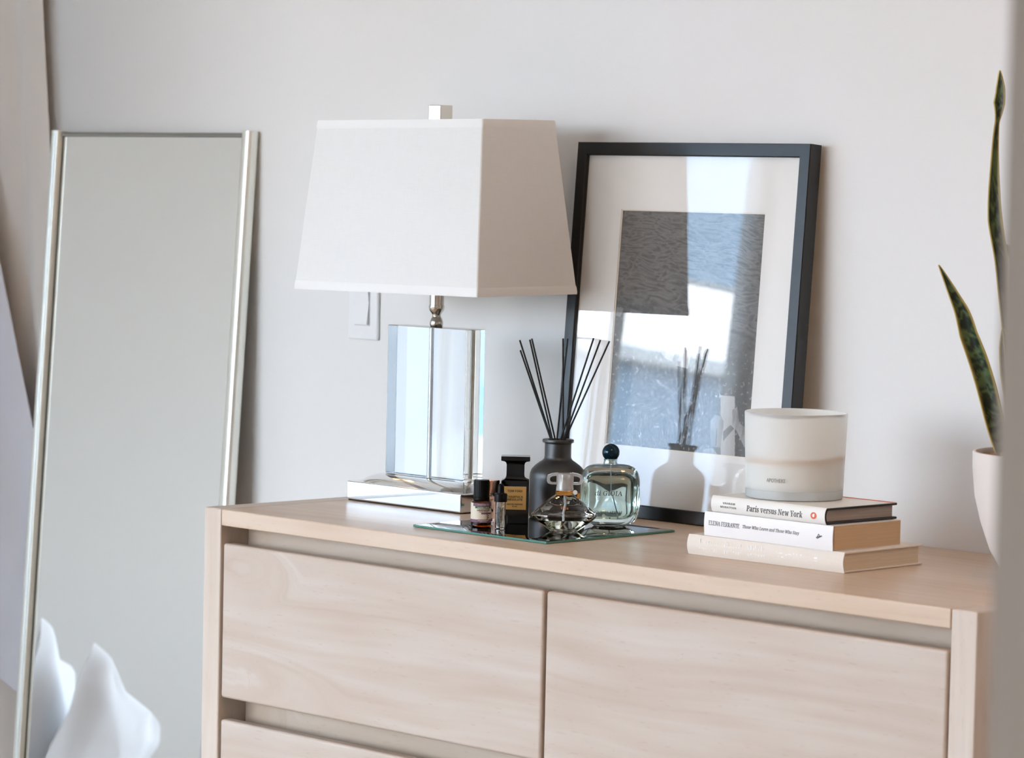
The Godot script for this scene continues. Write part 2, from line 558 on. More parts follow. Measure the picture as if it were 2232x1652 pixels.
func room() -> void:
	struct("floor", wall_box(Vector3(-3.6, -0.1, -0.7), Vector3(4.9, 0, 5.5)), M.floor_oak)
	struct("ceiling", wall_box(Vector3(-3.6, 3.0, -0.7), Vector3(4.9, 3.1, 5.5)), M.ceiling_paint)
	struct("wall_back", wall_box(Vector3(-3.6, 0, WALL_Z - 0.15), Vector3(4.9, 3.0, WALL_Z)), M.wall_paint)
	# left wall with the window opening z 2.60..4.53, y 0.25..2.85
	var zl := 2.60
	var zr := 4.53
	var y0 := 0.25
	var y1 := 2.85
	var g := wall_box(Vector3(-3.55, 0, WALL_Z), Vector3(-3.4, 3.0, zl))
	g.join(wall_box(Vector3(-3.55, 0, zr), Vector3(-3.4, 3.0, 5.4)))
	g.join(wall_box(Vector3(-3.55, 0, zl), Vector3(-3.4, y0, zr)))
	g.join(wall_box(Vector3(-3.55, y1, zl), Vector3(-3.4, 3.0, zr)))
	struct("wall_left", g, M.wall_greige)
	var wf := wall_box(Vector3(-3.6, 0, 5.4), Vector3(-3.1, 3.0, 5.55))
	wf.join(wall_box(Vector3(0.9, 0, 5.4), Vector3(4.9, 3.0, 5.55)))
	wf.join(wall_box(Vector3(-3.1, 0, 5.4), Vector3(0.9, 0.7, 5.55)))
	wf.join(wall_box(Vector3(-3.1, y1, 5.4), Vector3(0.9, 3.0, 5.55)))
	struct("wall_front", wf, M.wall_paint)
	var w2 := Node3D.new()
	w2.name = "window_2"
	w2.set_meta("kind", "structure")
	add_child(w2)
	var b0 := 0.7
	for x in [[-3.1, -3.05], [0.85, 0.9]]: obj("window_frame", rbox(Vector3(x[0], b0, 5.46), Vector3(x[1], y1, 5.51), 0.004), M.trim_white, w2)
	for y in [[b0, b0 + 0.05], [y1 - 0.05, y1]]: obj("window_frame", rbox(Vector3(-3.1, y[0], 5.46), Vector3(0.9, y[1], 5.51), 0.004), M.trim_white, w2)
	for k in 4:
		var x0 := -3.1 + 1.0 * k
		if k > 0: obj("mullion", rbox(Vector3(x0 - 0.02, b0 + 0.05, 5.465), Vector3(x0 + 0.02, y1 - 0.05, 5.505), 0.004), M.trim_white, w2)
		obj("pane", rbox(Vector3(x0 + 0.02, b0 + 0.04, 5.482), Vector3(x0 + 0.98, y1 - 0.04, 5.488), 0.0005, 1), M.window_pane, w2)
	obj("window_sill", rbox(Vector3(-3.15, b0 - 0.03, 5.30), Vector3(0.95, b0, 5.47), 0.006), M.trim_white, w2)
	struct("wall_right", wall_box(Vector3(2.708, 0, WALL_Z), Vector3(2.83, 3.0, 1.745)), M.wall_beige)
	struct("wall_hall", wall_box(Vector3(4.8, 0, WALL_Z), Vector3(4.9, 3.0, 5.4)), M.wall_paint)
	struct("baseboard_back", rbox(Vector3(-3.4, 0, WALL_Z), Vector3(2.7, 0.1, WALL_Z + 0.014), 0.003), M.trim_white)
	struct("baseboard_right", rbox(Vector3(2.694, 0, WALL_Z), Vector3(2.708, 0.1, 1.745), 0.003), M.trim_white)
	# window: frame, mullions, panes
	var w := Node3D.new()
	w.name = "window_1"
	w.set_meta("kind", "structure")
	add_child(w)
	var fx0 := -3.50
	var fx1 := -3.45
	for z in [[zl, zl + 0.05], [zr - 0.05, zr]]: obj("window_frame", rbox(Vector3(fx0, y0, z[0]), Vector3(fx1, y1, z[1]), 0.004), M.trim_white, w)
	for y in [[y0, y0 + 0.05], [y1 - 0.05, y1]]: obj("window_frame", rbox(Vector3(fx0, y[0], zl), Vector3(fx1, y[1], zr), 0.004), M.trim_white, w)
	for z in [3.22, 3.86]: obj("mullion", rbox(Vector3(fx0 + 0.005, y0 + 0.05, z - 0.02), Vector3(fx1 - 0.005, y1 - 0.05, z + 0.02), 0.004), M.trim_white, w)
	obj("window_sill", rbox(Vector3(-3.47, y0 - 0.03, zl - 0.05), Vector3(-3.30, y0, zr + 0.05), 0.006), M.trim_white, w)
	for z in [[zl, 3.22], [3.22, 3.86], [3.86, zr]]:
		obj("pane", rbox(Vector3(-3.478, y0 + 0.04, z[0] + 0.02), Vector3(-3.472, y1 - 0.04, z[1] - 0.02), 0.0005, 1), M.window_pane, w)
	# the house opposite, seen only as a reflection in the picture glass
	var b := thing("street_house", "blue grey house front across the street, reflected in the picture glass", "house", Vector3(-16, -5.75, 0))
	obj("facade", wall_box(Vector3(-6, 0, 4), Vector3(0, 8.35, 30)), M.facade, b)
	obj("cornice", rbox(Vector3(-6, 8.35, 3.9), Vector3(0.2, 8.5, 30.1), 0.03), M.trim_white, b)
	for i in 8:
		for j in 2:
			obj("window", rbox(Vector3(-0.05, 2.2 + j * 3.0, 6.0 + i * 3.0), Vector3(0.04, 4.0 + j * 3.0, 7.3 + i * 3.0), 0.01), M.facade_glass, b)

func ceiling_lamp() -> void:
	# warm flush lamp on the ceiling, right of the frame
	var l := thing("ceiling_lamp", "round flush ceiling lamp with warm glow, out of view above right", "ceiling lamp", Vector3(2.15, 3.0, 0.9))
	obj("canopy", lathe([Vector2(0, -0.03), Vector2(0.17, -0.03), Vector2(0.175, -0.025), Vector2(0.175, 0.0), Vector2(0, 0.0)], 48), M.nickel, l)
	var gl := mat("lamp_glow", Color(1.0, 0.93, 0.82), 0.5)
	gl.emission_enabled = true
	gl.emission = Color(1.0, 0.80, 0.58)
	gl.emission_energy_multiplier = 1.5
	obj("diffuser", lathe([Vector2(0, -0.075), Vector2(0.06, -0.073), Vector2(0.12, -0.062), Vector2(0.155, -0.042), Vector2(0.16, -0.03), Vector2(0, -0.03)], 48), gl, l)
	var o := OmniLight3D.new()
	o.name = "bulb_light"
	o.position = Vector3(0, -0.20, 0)
	o.light_color = Color(1.0, 0.80, 0.58)
	o.light_energy = 0.23
	o.light_size = 0.12
	o.omni_range = 12.0
	o.omni_attenuation = 2.0
	o.shadow_enabled = true
	l.add_child(o)

func folding_screen() -> void:
	# white folding screen left of the frame, between the front window and the wall above the mirror
	var c := thing("folding_screen", "white three-panel folding screen standing out of view to the left", "folding screen", Vector3(-1.65, 0, 0.52))
	for k in 3:
		var p := obj("panel", rbox(Vector3(0.003, 0.02, -0.0125), Vector3(0.280, 2.15, 0.0125), 0.004), M.trim_white, c)
		p.position = Vector3(0.2805 * k, 0, 0.03 if k % 2 == 0 else -0.03)
		p.rotation.y = 0.21 if k % 2 == 0 else -0.21
		for x in [0.03, 0.255]: obj("foot", rbox(Vector3(x - 0.012, 0.0, -0.012), Vector3(x + 0.012, 0.022, 0.012), 0.002), M.trim_white, p)

func awning() -> void:
	# pale blue canvas awning outside the left window
	for a in [[2.50, 7.0, "wide pale blue canvas awning outside the left window, seen in the picture glass"]]:
		var w := thing("exterior_awning", a[2], "awning", Vector3(-3.56, 2.95, a[0]))
		var wd: float = a[1] - a[0]
		var fn := func(u: float, v: float): return Vector3(-1.15 * v, -0.86 * v - 0.10 * v * (1.0 - v), wd * u)
		obj("canvas", sheet(fn, 8, 10, 0.003), M.awning_canvas, w)
		obj("front_bar", tube([Vector3(-1.15, -0.865, 0), Vector3(-1.15, -0.865, wd * 0.5), Vector3(-1.15, -0.865, wd)], 0.016, 0.016, 10), M.trim_white, w)
		for z in [0.03, wd - 0.03]: obj("arm", tube([Vector3(0.0, -0.75, z), Vector3(-0.6, -0.82, z), Vector3(-1.15, -0.86, z)], 0.01, 0.01, 8), M.trim_white, w)

func dresser() -> void:
	var d := thing("dresser", "whitewashed pale wood dresser with wide handleless drawers below lamp and books", "dresser")
	var L := 1.40
	var t := 0.0383
	var D := 0.4978 - 0.0006
	for s in 2:
		var x0 := 0.0 if s == 0 else L - t
		obj("side_panel", rbox(Vector3(x0, 0.0, -D), Vector3(x0 + t - 0.0004, TOP, 0), 0.0025), M.wood_side, d)
	obj("top_panel", rbox(Vector3(t + 0.0004, TOP - 0.0243, -D), Vector3(L - t - 0.0008, TOP - 0.0002, -0.0002), 0.0022), M.wood_top, d)
	obj("back_panel", rbox(Vector3(t, 0.06, -D + 0.004), Vector3(L - t, TOP - 0.025, -D + 0.012), 0.001, 1), M.wood_rail, d)
	var tops := [0.0496, 0.3074, 0.5652, 0.823]
	var n := 0
	for r in 4:
		var y1: float = TOP - tops[r]
		var y0: float = y1 - 0.2256
		# recessed finger rail above each row, its end blocks at the sides
		var ry: float = TOP - 0.0245 if r == 0 else TOP - tops[r - 1] - 0.2256
		obj("recessed_rail", rbox(Vector3(t, y1 - 0.05, -0.075), Vector3(L - t, ry + (0.0 if r == 0 else 0.03), -0.052), 0.001, 1), M.wood_rail, d)
		for c in 2:
			var x0: float = t + 0.0042 if c == 0 else 0.7028
			var x1: float = 0.6972 if c == 0 else L - t - 0.0042
			obj("drawer", rbox(Vector3(x0, y0, -0.022), Vector3(x1, y1, -0.0010), 0.0042, 3), M["wood_drawer_%d" % n], d)
			n += 1
	obj("plinth", rbox(Vector3(t, 0.0, -0.06), Vector3(L - t, 0.05, -0.03), 0.002), M.wood_rail, d)

func light_switch() -> void:
	var s := thing("light_switch", "white rocker light switch on the wall behind the lamp", "light switch", Vector3(-0.2075, TOP + 0.2825, WALL_Z))
	obj("wall_plate", rbox(Vector3(-0.0355, -0.058, 0.0), Vector3(0.0355, 0.058, 0.0065), 0.004, 3), M.plastic_white, s)
	var r := prism([Vector2(-0.033, 0.0), Vector2(0.033, 0.0), Vector2(0.033, 0.0115), Vector2(0.0, 0.0078), Vector2(-0.033, 0.0125)], -0.0165, 0.0165, 0.001)
	var rk := Geo.new()
	rk.join(r, Transform3D(Basis(Vector3(0, 1, 0), Vector3(0, 0, 1), Vector3(1, 0, 0)), Vector3.ZERO))
	obj("rocker", rk, M.plastic_white, s)
	obj("bezel", rbox(Vector3(-0.0183, -0.0350, 0.0), Vector3(0.0183, 0.0350, 0.0068), 0.0003, 1), M.plastic_grey, s)
	for y in [-0.0485, 0.0485]:
		var c := lathe([Vector2(0, 0.0), Vector2(0.003, 0.0), Vector2(0.003, 0.0072), Vector2(0, 0.0078)], 16)
		var q := Geo.new()
		q.join(c, Transform3D(Basis(Vector3.RIGHT, PI / 2), Vector3(0, y, 0)))
		obj("screw", q, M.plastic_white, s)

func lean(o: Node3D, yaw: float, al: float, roll := 0.0) -> void:
	o.basis = Basis(Vector3.UP, yaw) * Basis(Vector3.RIGHT, -al) * Basis(Vector3.BACK, roll)

func mirror() -> void:
	var m := thing("floor_mirror", "tall silver framed mirror leaning on the wall left of the dresser", "mirror")
	var w := 0.552
	var foot := 0.045
	# fitted: bottom front-left corner and lean
	var al := 0.062
	var h := 1.3399 + (TOP - 0.78) / cos(al)
	m.position = Vector3(-1.0236 , 0.001, -0.3896 + (TOP - 0.78) * tan(al))
	lean(m, 0.0007, al, 0.0015)
	var bar := func(x: float):
		var ring := []
		for k in 20:
			var a := TAU * k / 20
			var cx := signf(cos(a)) * pow(absf(cos(a)), 0.7)
			var cz := signf(sin(a)) * pow(absf(sin(a)), 0.7)
			ring.append(Vector3(x + 0.0125 * cx, 0.0, -0.0125 + 0.0125 * cz))
		var top := []
		for v in ring: top.append(v + Vector3(0, h, 0))
		return loft([ring, top])
	obj("frame_bar", bar.call(0.0125), M.silver_frame, m)
	obj("frame_bar", bar.call(w - 0.0125), M.silver_frame, m)
	obj("frame_rail", rbox(Vector3(0.022, h - 0.0105, -0.020), Vector3(w - 0.022, h - 0.0025, -0.0085), 0.0035, 3), M.rail_grey, m)
	obj("frame_rail", rbox(Vector3(0.022, 0.03, -0.022), Vector3(w - 0.022, 0.045, -0.006), 0.004, 3), M.silver_frame, m)
	for x in [[0.0238, 0.0262], [w - 0.0262, w - 0.0238]]:
		obj("gasket", rbox(Vector3(x[0], 0.04, -0.018), Vector3(x[1], h - 0.009, -0.0112), 0.001, 1), M.dark_gap, m)
	obj("mirror_glass", rbox(Vector3(0.0255, 0.04, -0.0175), Vector3(w - 0.0255, h - 0.008, -0.0125), 0.0003, 1), M.mirror_silver, m)
	obj("back_panel", rbox(Vector3(0.02, 0.04, -0.0235), Vector3(w - 0.02, h - 0.012, -0.0205), 0.0005, 1), M.backing, m)

func curtains() -> void:
	# beige curtain beside the mirror, flaring towards its hem
	var a := func(u: float, v: float):
		var y := 2.75 - 2.70 * v
		var right := -1.115 + 0.175 * (2.65 - y) / 0.84 * 0.34 + (0.05 * pow(clampf((1.9 - y), 0, 2), 1.3))
		var left := -1.75 - 0.10 * v
		var x := lerpf(left, right, u)
		return Vector3(x, y, -0.485 + 0.007 * sin(u * 27.0 + 0.8 * sin(v * 2.0)) + 0.003 * sin(u * 61.0 + 2.0))
	var c := obj("curtain", sheet(a, 120, 36, 0.002), M.curtain_beige)
	tag(c, "beige curtain hanging at the left edge behind the mirror", "curtain", "curtains at the left edge")
	var b := func(u: float, v: float):
		var y := 2.75 - 2.14 * v + 0.22 * v * (1.0 - u)
		var right := -1.225 + 0.165 * (1.63 - y) / 0.45
		right = minf(right, -0.985 + 0.08 * v)
		right = maxf(right, -1.42)
		var x := lerpf(-1.85, right, u)
		return Vector3(x, y, -0.452 + 0.004 * sin(u * 22.0 + 1.2 + v) + 0.003 * sin(u * 47.0))
	var c2 := obj("curtain", sheet(b, 100, 48, 0.002), M.curtain_white)
	tag(c2, "pale white drape flaring to the lower left corner before the beige curtain", "curtain", "curtains at the left edge")
	var r := thing("curtain_rod", "thin white curtain rod above the two curtains, out of view", "curtain rod", Vector3(0, 2.77, 0))
	var rod := tube([Vector3(-2.0, 0, -0.40), Vector3(-1.5, 0, -0.40), Vector3(-1.06, 0, -0.40)], 0.011, 0.011, 14)
	obj("rod", rod, M.trim_white, r)
	for x in [-1.95, -1.10]: obj("bracket", rbox(Vector3(x - 0.01, -0.012, WALL_Z), Vector3(x + 0.01, 0.012, -0.395), 0.003), M.trim_white, r)

func lamp() -> void:
	var l := thing("table_lamp", "table lamp with clear crystal slab base and white rectangular tapered shade", "lamp", Vector3(0.162, TOP, -0.306))
	# mirror-bright base with a slightly domed top
	var bx := 0.1238
	var bz := 0.062
	obj("base", rbox(Vector3(-bx, 0.0016, -bz), Vector3(bx, 0.0293, bz), 0.0022, 3), M.chrome, l)
	obj("base_felt", rbox(Vector3(-bx + 0.002, 0.0, -bz + 0.002), Vector3(bx - 0.002, 0.0016, bz - 0.002), 0.0006, 1), M.black_rubber, l)
	var dome := []
	for i in 8:
		var t := float(i) / 7.0
		var ring := []
		for q in 40:
			var a := TAU * q / 40
			var k := Vector2(signf(cos(a)) * pow(absf(cos(a)), 0.35), signf(sin(a)) * pow(absf(sin(a)), 0.35))
			ring.append(Vector3(k.x * (bx - 0.004) * (1.0 - 0.22 * t), 0.0288 + 0.0122 * sin(t * PI / 2), k.y * (bz - 0.004) * (1.0 - 0.55 * t)))
		dome.append(ring)
	obj("base_dome", loft(dome), M.chrome, l)
	var yb := 0.0412
	var yt := 0.2655
	obj("crystal_slab", rbox(Vector3(-0.0852, yb, -0.0195), Vector3(0.0852, yt, 0.0195), 0.0015, 2), M.crystal, l)
	obj("rod", tube([Vector3(0, yb - 0.002, 0), Vector3(0, 0.15, 0), Vector3(0, yt + 0.002, 0)], 0.0047, 0.0047, 20), M.nickel, l, "bright metal rod through the crystal slab")
	obj("neck", lathe([Vector2(0, yt), Vector2(0.0088, yt), Vector2(0.0102, yt + 0.005), Vector2(0.0092, yt + 0.010), Vector2(0.0066, yt + 0.0145), Vector2(0.0062, yt + 0.0175), Vector2(0.0075, yt + 0.0205), Vector2(0.0108, yt + 0.0245), Vector2(0.0117, yt + 0.0275), Vector2(0.0119, yt + 0.030), Vector2(0.0119, yt + 0.032), Vector2(0.0108, yt + 0.0325), Vector2(0.0108, yt + 0.075), Vector2(0, yt + 0.075)], 40), M.nickel, l)
	obj("harp", tube([Vector3(0, 0.33, 0), Vector3(0, 0.45, 0), Vector3(0, 0.572, 0)], 0.003, 0.003, 10), M.nickel, l)
	# shade: rectangular tapered, tipped a little on its harp
	var sh := Node3D.new()
	sh.name = "shade"
	l.add_child(sh)
	sh.position = Vector3(0.1379 - 0.162, 0.3176, -0.3216 + 0.306)
	sh.basis = Basis(Vector3.BACK, 0.0076) * Basis(Vector3.RIGHT, 0.013) * Basis(Vector3.UP, -0.0057)
	var H := 0.2537
	var ring := func(t: float, inset: float):
		var a := lerpf(0.2007, 0.1806, t) - inset
		var b := lerpf(0.1029, 0.0742, t) - inset
		var pts := []
		var r := 0.003
		for q in [[1, 1, 0], [-1, 1, 1], [-1, -1, 2], [1, -1, 3]]:
			for k in 4:
				var an: float = (q[2] + k / 3.0) * PI / 2
				pts.append(Vector3(q[0] * (a - r) + r * cos(an), t * H, q[1] * (b - r) + r * sin(an)))
		return pts
	var rings := []
	for i in 9: rings.append(ring.call(i / 8.0, 0.0))
	for i in 9: rings.append(ring.call(1.0 - i / 8.0, 0.0014))
	rings.append(rings[0])
	obj("shade_fabric", loft(rings, false, false), M.linen, sh)
	for y in [[-0.001, 0.050], [0.955, 1.004]]:
		var rr := []
		for k in 5: rr.append(ring.call(lerpf(y[0], y[1], k / 4.0), -0.0008 if k > 0 and k < 4 else -0.0002))
		for k in 5: rr.append(ring.call(lerpf(y[1], y[0], k / 4.0), 0.002))
		rr.append(rr[0])
		obj("trim_band", loft(rr, false, false), M.shade_tape, sh)
	for x in [-1.0, 1.0]:
		obj("spider_arm", tube([Vector3(0, H - 0.004, 0), Vector3(x * 0.1, H - 0.003, 0), Vector3(x * 0.179, H - 0.003, 0)], 0.0018, 0.0018, 8), M.nickel, sh)
	# square finial
	obj("finial", rbox(Vector3(-0.0128, 0.566, -0.0128), Vector3(0.0128, 0.5945, 0.0128), 0.0016, 3), M.nickel, l, "square brushed metal finial on top")

func print_texture() -> ImageTexture:
	var w := 440
	var h := 560
	var im := Image.create(w, h, false, Image.FORMAT_RGB8)
	var rip := noise(1.0, 61, 3)
	var wav := noise(1.0, 62, 2)
	var rock := noise(1.0, 63, 5)
	var fine := noise(1.0, 64, 2)
	for y in h:
		for x in w:
			var u := float(x) / w
			var v := float(y) / h
			# rippled water above, dark broken ground below
			var sc := 1.0 + 1.6 * (1.0 - v)
			var tilt := v - u * 0.06
			var r := rip.get_noise_2d(u * 3.4 * sc + wav.get_noise_2d(u * 5, v * 7) * 0.5, tilt * 20.0 * sc + wav.get_noise_2d(u * 3 + 9, v * 4) * 0.8)
			r = clampf(1.0 - absf(r) * 3.4, -0.8, 1.0)
			var water := 0.265 + 0.12 * r + 0.05 * rip.get_noise_2d(u * 30.0, tilt * 130.0)
			var k := rock.get_noise_2d(u * 14.0, v * 18.0)
			var f := fine.get_noise_2d(u * 90.0, v * 110.0)
			var ground := 0.20 + 0.07 * k + 0.05 * f + clampf((rock.get_noise_2d(u * 30 + 9, v * 38) - 0.25) * 1.1, 0, 0.35)
			var line := 0.40 + 0.16 * u + 0.05 * wav.get_noise_2d(u * 8, v * 8)
			var g := lerpf(water, ground, smoothstep(-0.09, 0.09, v - line))
			# pale path edge crossing down to the right
			var e := absf(v - (0.60 + 0.33 * u))
			if v > 0.5: g += 0.16 * clampf(1.0 - e * 60.0, 0, 1) * clampf(0.6 + k * 2.0, 0, 1)
			im.set_pixel(x, y, Color(g * 1.02, g * 0.99, g * 0.97))
	# pale towels and cloths laid on the ground
	var fill := func(poly: Array, shade: float, grain: float):
		var pk := PackedVector2Array()
		var lo := Vector2(9, 9); var hi := Vector2(-9, -9)
		for q in poly:
			var vv := Vector2(q[0], q[1]); pk.append(vv); lo = lo.min(vv); hi = hi.max(vv)
		for y in range(maxi(0, int(lo.y * h)), mini(h, int(hi.y * h) + 1)):
			for x in range(maxi(0, int(lo.x * w)), mini(w, int(hi.x * w) + 1)):
				var q := Vector2(float(x) / w, float(y) / h)
				if Geometry2D.is_point_in_polygon(q, pk):
					var s := shade + grain * rock.get_noise_2d(q.x * 25.0 + shade * 40.0, q.y * 9.0) + 0.03 * fine.get_noise_2d(q.x * 120, q.y * 120)
					im.set_pixel(x, y, Color(s, s * 0.98, s * 0.97))
	fill.call([[0.77, 0.745], [0.865, 0.745], [0.895, 1.0], [0.80, 1.0]], 0.66, 0.05)
	fill.call([[0.76, 0.735], [0.775, 0.75], [0.765, 0.76]], 0.7, 0.0)
	fill.call([[0.855, 0.80], [0.885, 0.785], [0.905, 0.85], [0.96, 0.87], [1.0, 0.86], [1.0, 0.96], [0.95, 0.945], [0.90, 0.89], [0.86, 0.86]], 0.52, 0.22)
	fill.call([[0.805, 0.89], [0.85, 0.86], [0.875, 0.875], [0.83, 0.91], [0.81, 0.93]], 0.34, 0.1)
	fill.call([[0.715, 0.85], [0.745, 0.825], [0.785, 0.83], [0.805, 0.85], [0.80, 0.90], [0.795, 0.955], [0.765, 0.965], [0.735, 0.955], [0.72, 0.90]], 0.48, 0.12)
	fill.call([[0.758, 0.88], [0.765, 0.88], [0.768, 0.95], [0.760, 0.95]], 0.22, 0.0)
	fill.call([[0.735, 0.955], [0.795, 0.955], [0.80, 0.985], [0.745, 0.99]], 0.24, 0.06)
	fill.call([[0.69, 0.965], [0.745, 0.96], [0.80, 1.0], [0.67, 1.0]], 0.56, 0.12)
	fill.call([[0.40, 0.56], [0.46, 0.555], [0.43, 0.625], [0.37, 0.61]], 0.62, 0.05)
	fill.call([[0.49, 0.555], [0.56, 0.56], [0.54, 0.65], [0.46, 0.64]], 0.64, 0.05)
	fill.call([[0.02, 0.415], [0.07, 0.42], [0.05, 0.455], [0.0, 0.45]], 0.45, 0.05)
	fill.call([[0.12, 0.42], [0.20, 0.43], [0.18, 0.47], [0.10, 0.46]], 0.42, 0.05)
	return ImageTexture.create_from_image(im)

func picture() -> void:
	var f := thing("framed_picture", "black framed black-and-white seaside photograph in wide white mat leaning on the wall", "picture", Vector3(0.2981, TOP + 0.0005, -0.4205))
	lean(f, 0.0124, 0.0719)
	var w := 0.4446
	var h := 0.5458
	var d := 0.0243
	var b := 0.0193
	# four mitred bars
	var corners := [Vector2(0, 0), Vector2(w, 0), Vector2(w, h), Vector2(0, h)]
	var inner := [Vector2(b, b), Vector2(w - b, b), Vector2(w - b, h - b), Vector2(b, h - b)]
	for i in 4:
		var j := (i + 1) % 4
		var rings := []
		for e in [[corners[i], inner[i]], [corners[j], inner[j]]]:
			var o: Vector2 = e[0]
			var n: Vector2 = e[1]
			var mid := func(t: float, z: float): return Vector3(lerpf(o.x, n.x, t), lerpf(o.y, n.y, t), z)
			rings.append([mid.call(0.0, -d), mid.call(0.0, -0.001), mid.call(0.05, 0.0), mid.call(0.93, 0.0), mid.call(1.0, -0.0014), mid.call(1.0, -d)])
		obj("frame_bar", loft(rings), M.black_satin, f)
	obj("backing_board", rbox(Vector3(b - 0.004, b - 0.004, -d + 0.002), Vector3(w - b + 0.004, h - b + 0.004, -0.0125), 0.0005, 1), M.backing, f)
	# mat board with its window
	var ox0 := 0.0908; var ox1 := 0.3658; var oy0 := 0.1015; var oy1 := 0.4478
	var m := Geo.new()
	for r in [[b - 0.003, b - 0.003, w - b + 0.003, oy0], [b - 0.003, oy1, w - b + 0.003, h - b + 0.003], [b - 0.003, oy0, ox0, oy1], [ox1, oy0, w - b + 0.003, oy1]]:
		m.join(rbox(Vector3(r[0], r[1], -0.0095), Vector3(r[2], r[3], -0.0073), 0.0001, 1))
	obj("mat_board", m, M.mat_board, f)
	var core := Geo.new()
	for r in [[ox0, oy0, ox1, oy0 + 0.0016], [ox0, oy1 - 0.0016, ox1, oy1], [ox0, oy0, ox0 + 0.0016, oy1], [ox1 - 0.0016, oy0, ox1, oy1]]:
		core.join(rbox(Vector3(r[0], r[1], -0.0096), Vector3(r[2], r[3], -0.0084), 0.0002, 1))
	obj("mat_bevel", core, M.mat_core, f)
	var pm := mat("photo_print", Color(1, 1, 1), 0.6)
	pm.albedo_texture = print_texture()
	var pg := Geo.new()
	var z := -0.0100
	pg.quad(Vector3(ox0 - 0.004, oy0 - 0.004, z), Vector3(ox0 - 0.004, oy1 + 0.004, z), Vector3(ox1 + 0.004, oy1 + 0.004, z), Vector3(ox1 + 0.004, oy0 - 0.004, z))
	for k in [Vector2(0, 1), Vector2(0, 0), Vector2(1, 0), Vector2(0, 1), Vector2(1, 0), Vector2(1, 1)]: pg.uv.append(k)
	obj("photo_print", pg.mesh(10.0, false), pm, f)
	obj("picture_glass", rbox(Vector3(b - 0.003, b - 0.003, -0.0062), Vector3(w - b + 0.003, h - b + 0.003, -0.0042), 0.0002, 1), M.picture_glass, f)

func on_front(r: float, y: float, a0 := 0.0) -> Callable:   # wraps lettering round an upright cylinder of radius r
	return func(v: Vector3): return Vector3(sin(a0 + v.x / r) * (r + v.z), y + v.y, cos(a0 + v.x / r) * (r + v.z))

func band(r: float, y0: float, y1: float, a0: float, a1: float, th := 0.0003) -> Geo:   # curved label
	var fn := func(u: float, v: float):
		var a := lerpf(a0, a1, u)
		return Vector3(sin(a) * r, lerpf(y0, y1, v), cos(a) * r)
	return sheet(fn, 24, 2, th)

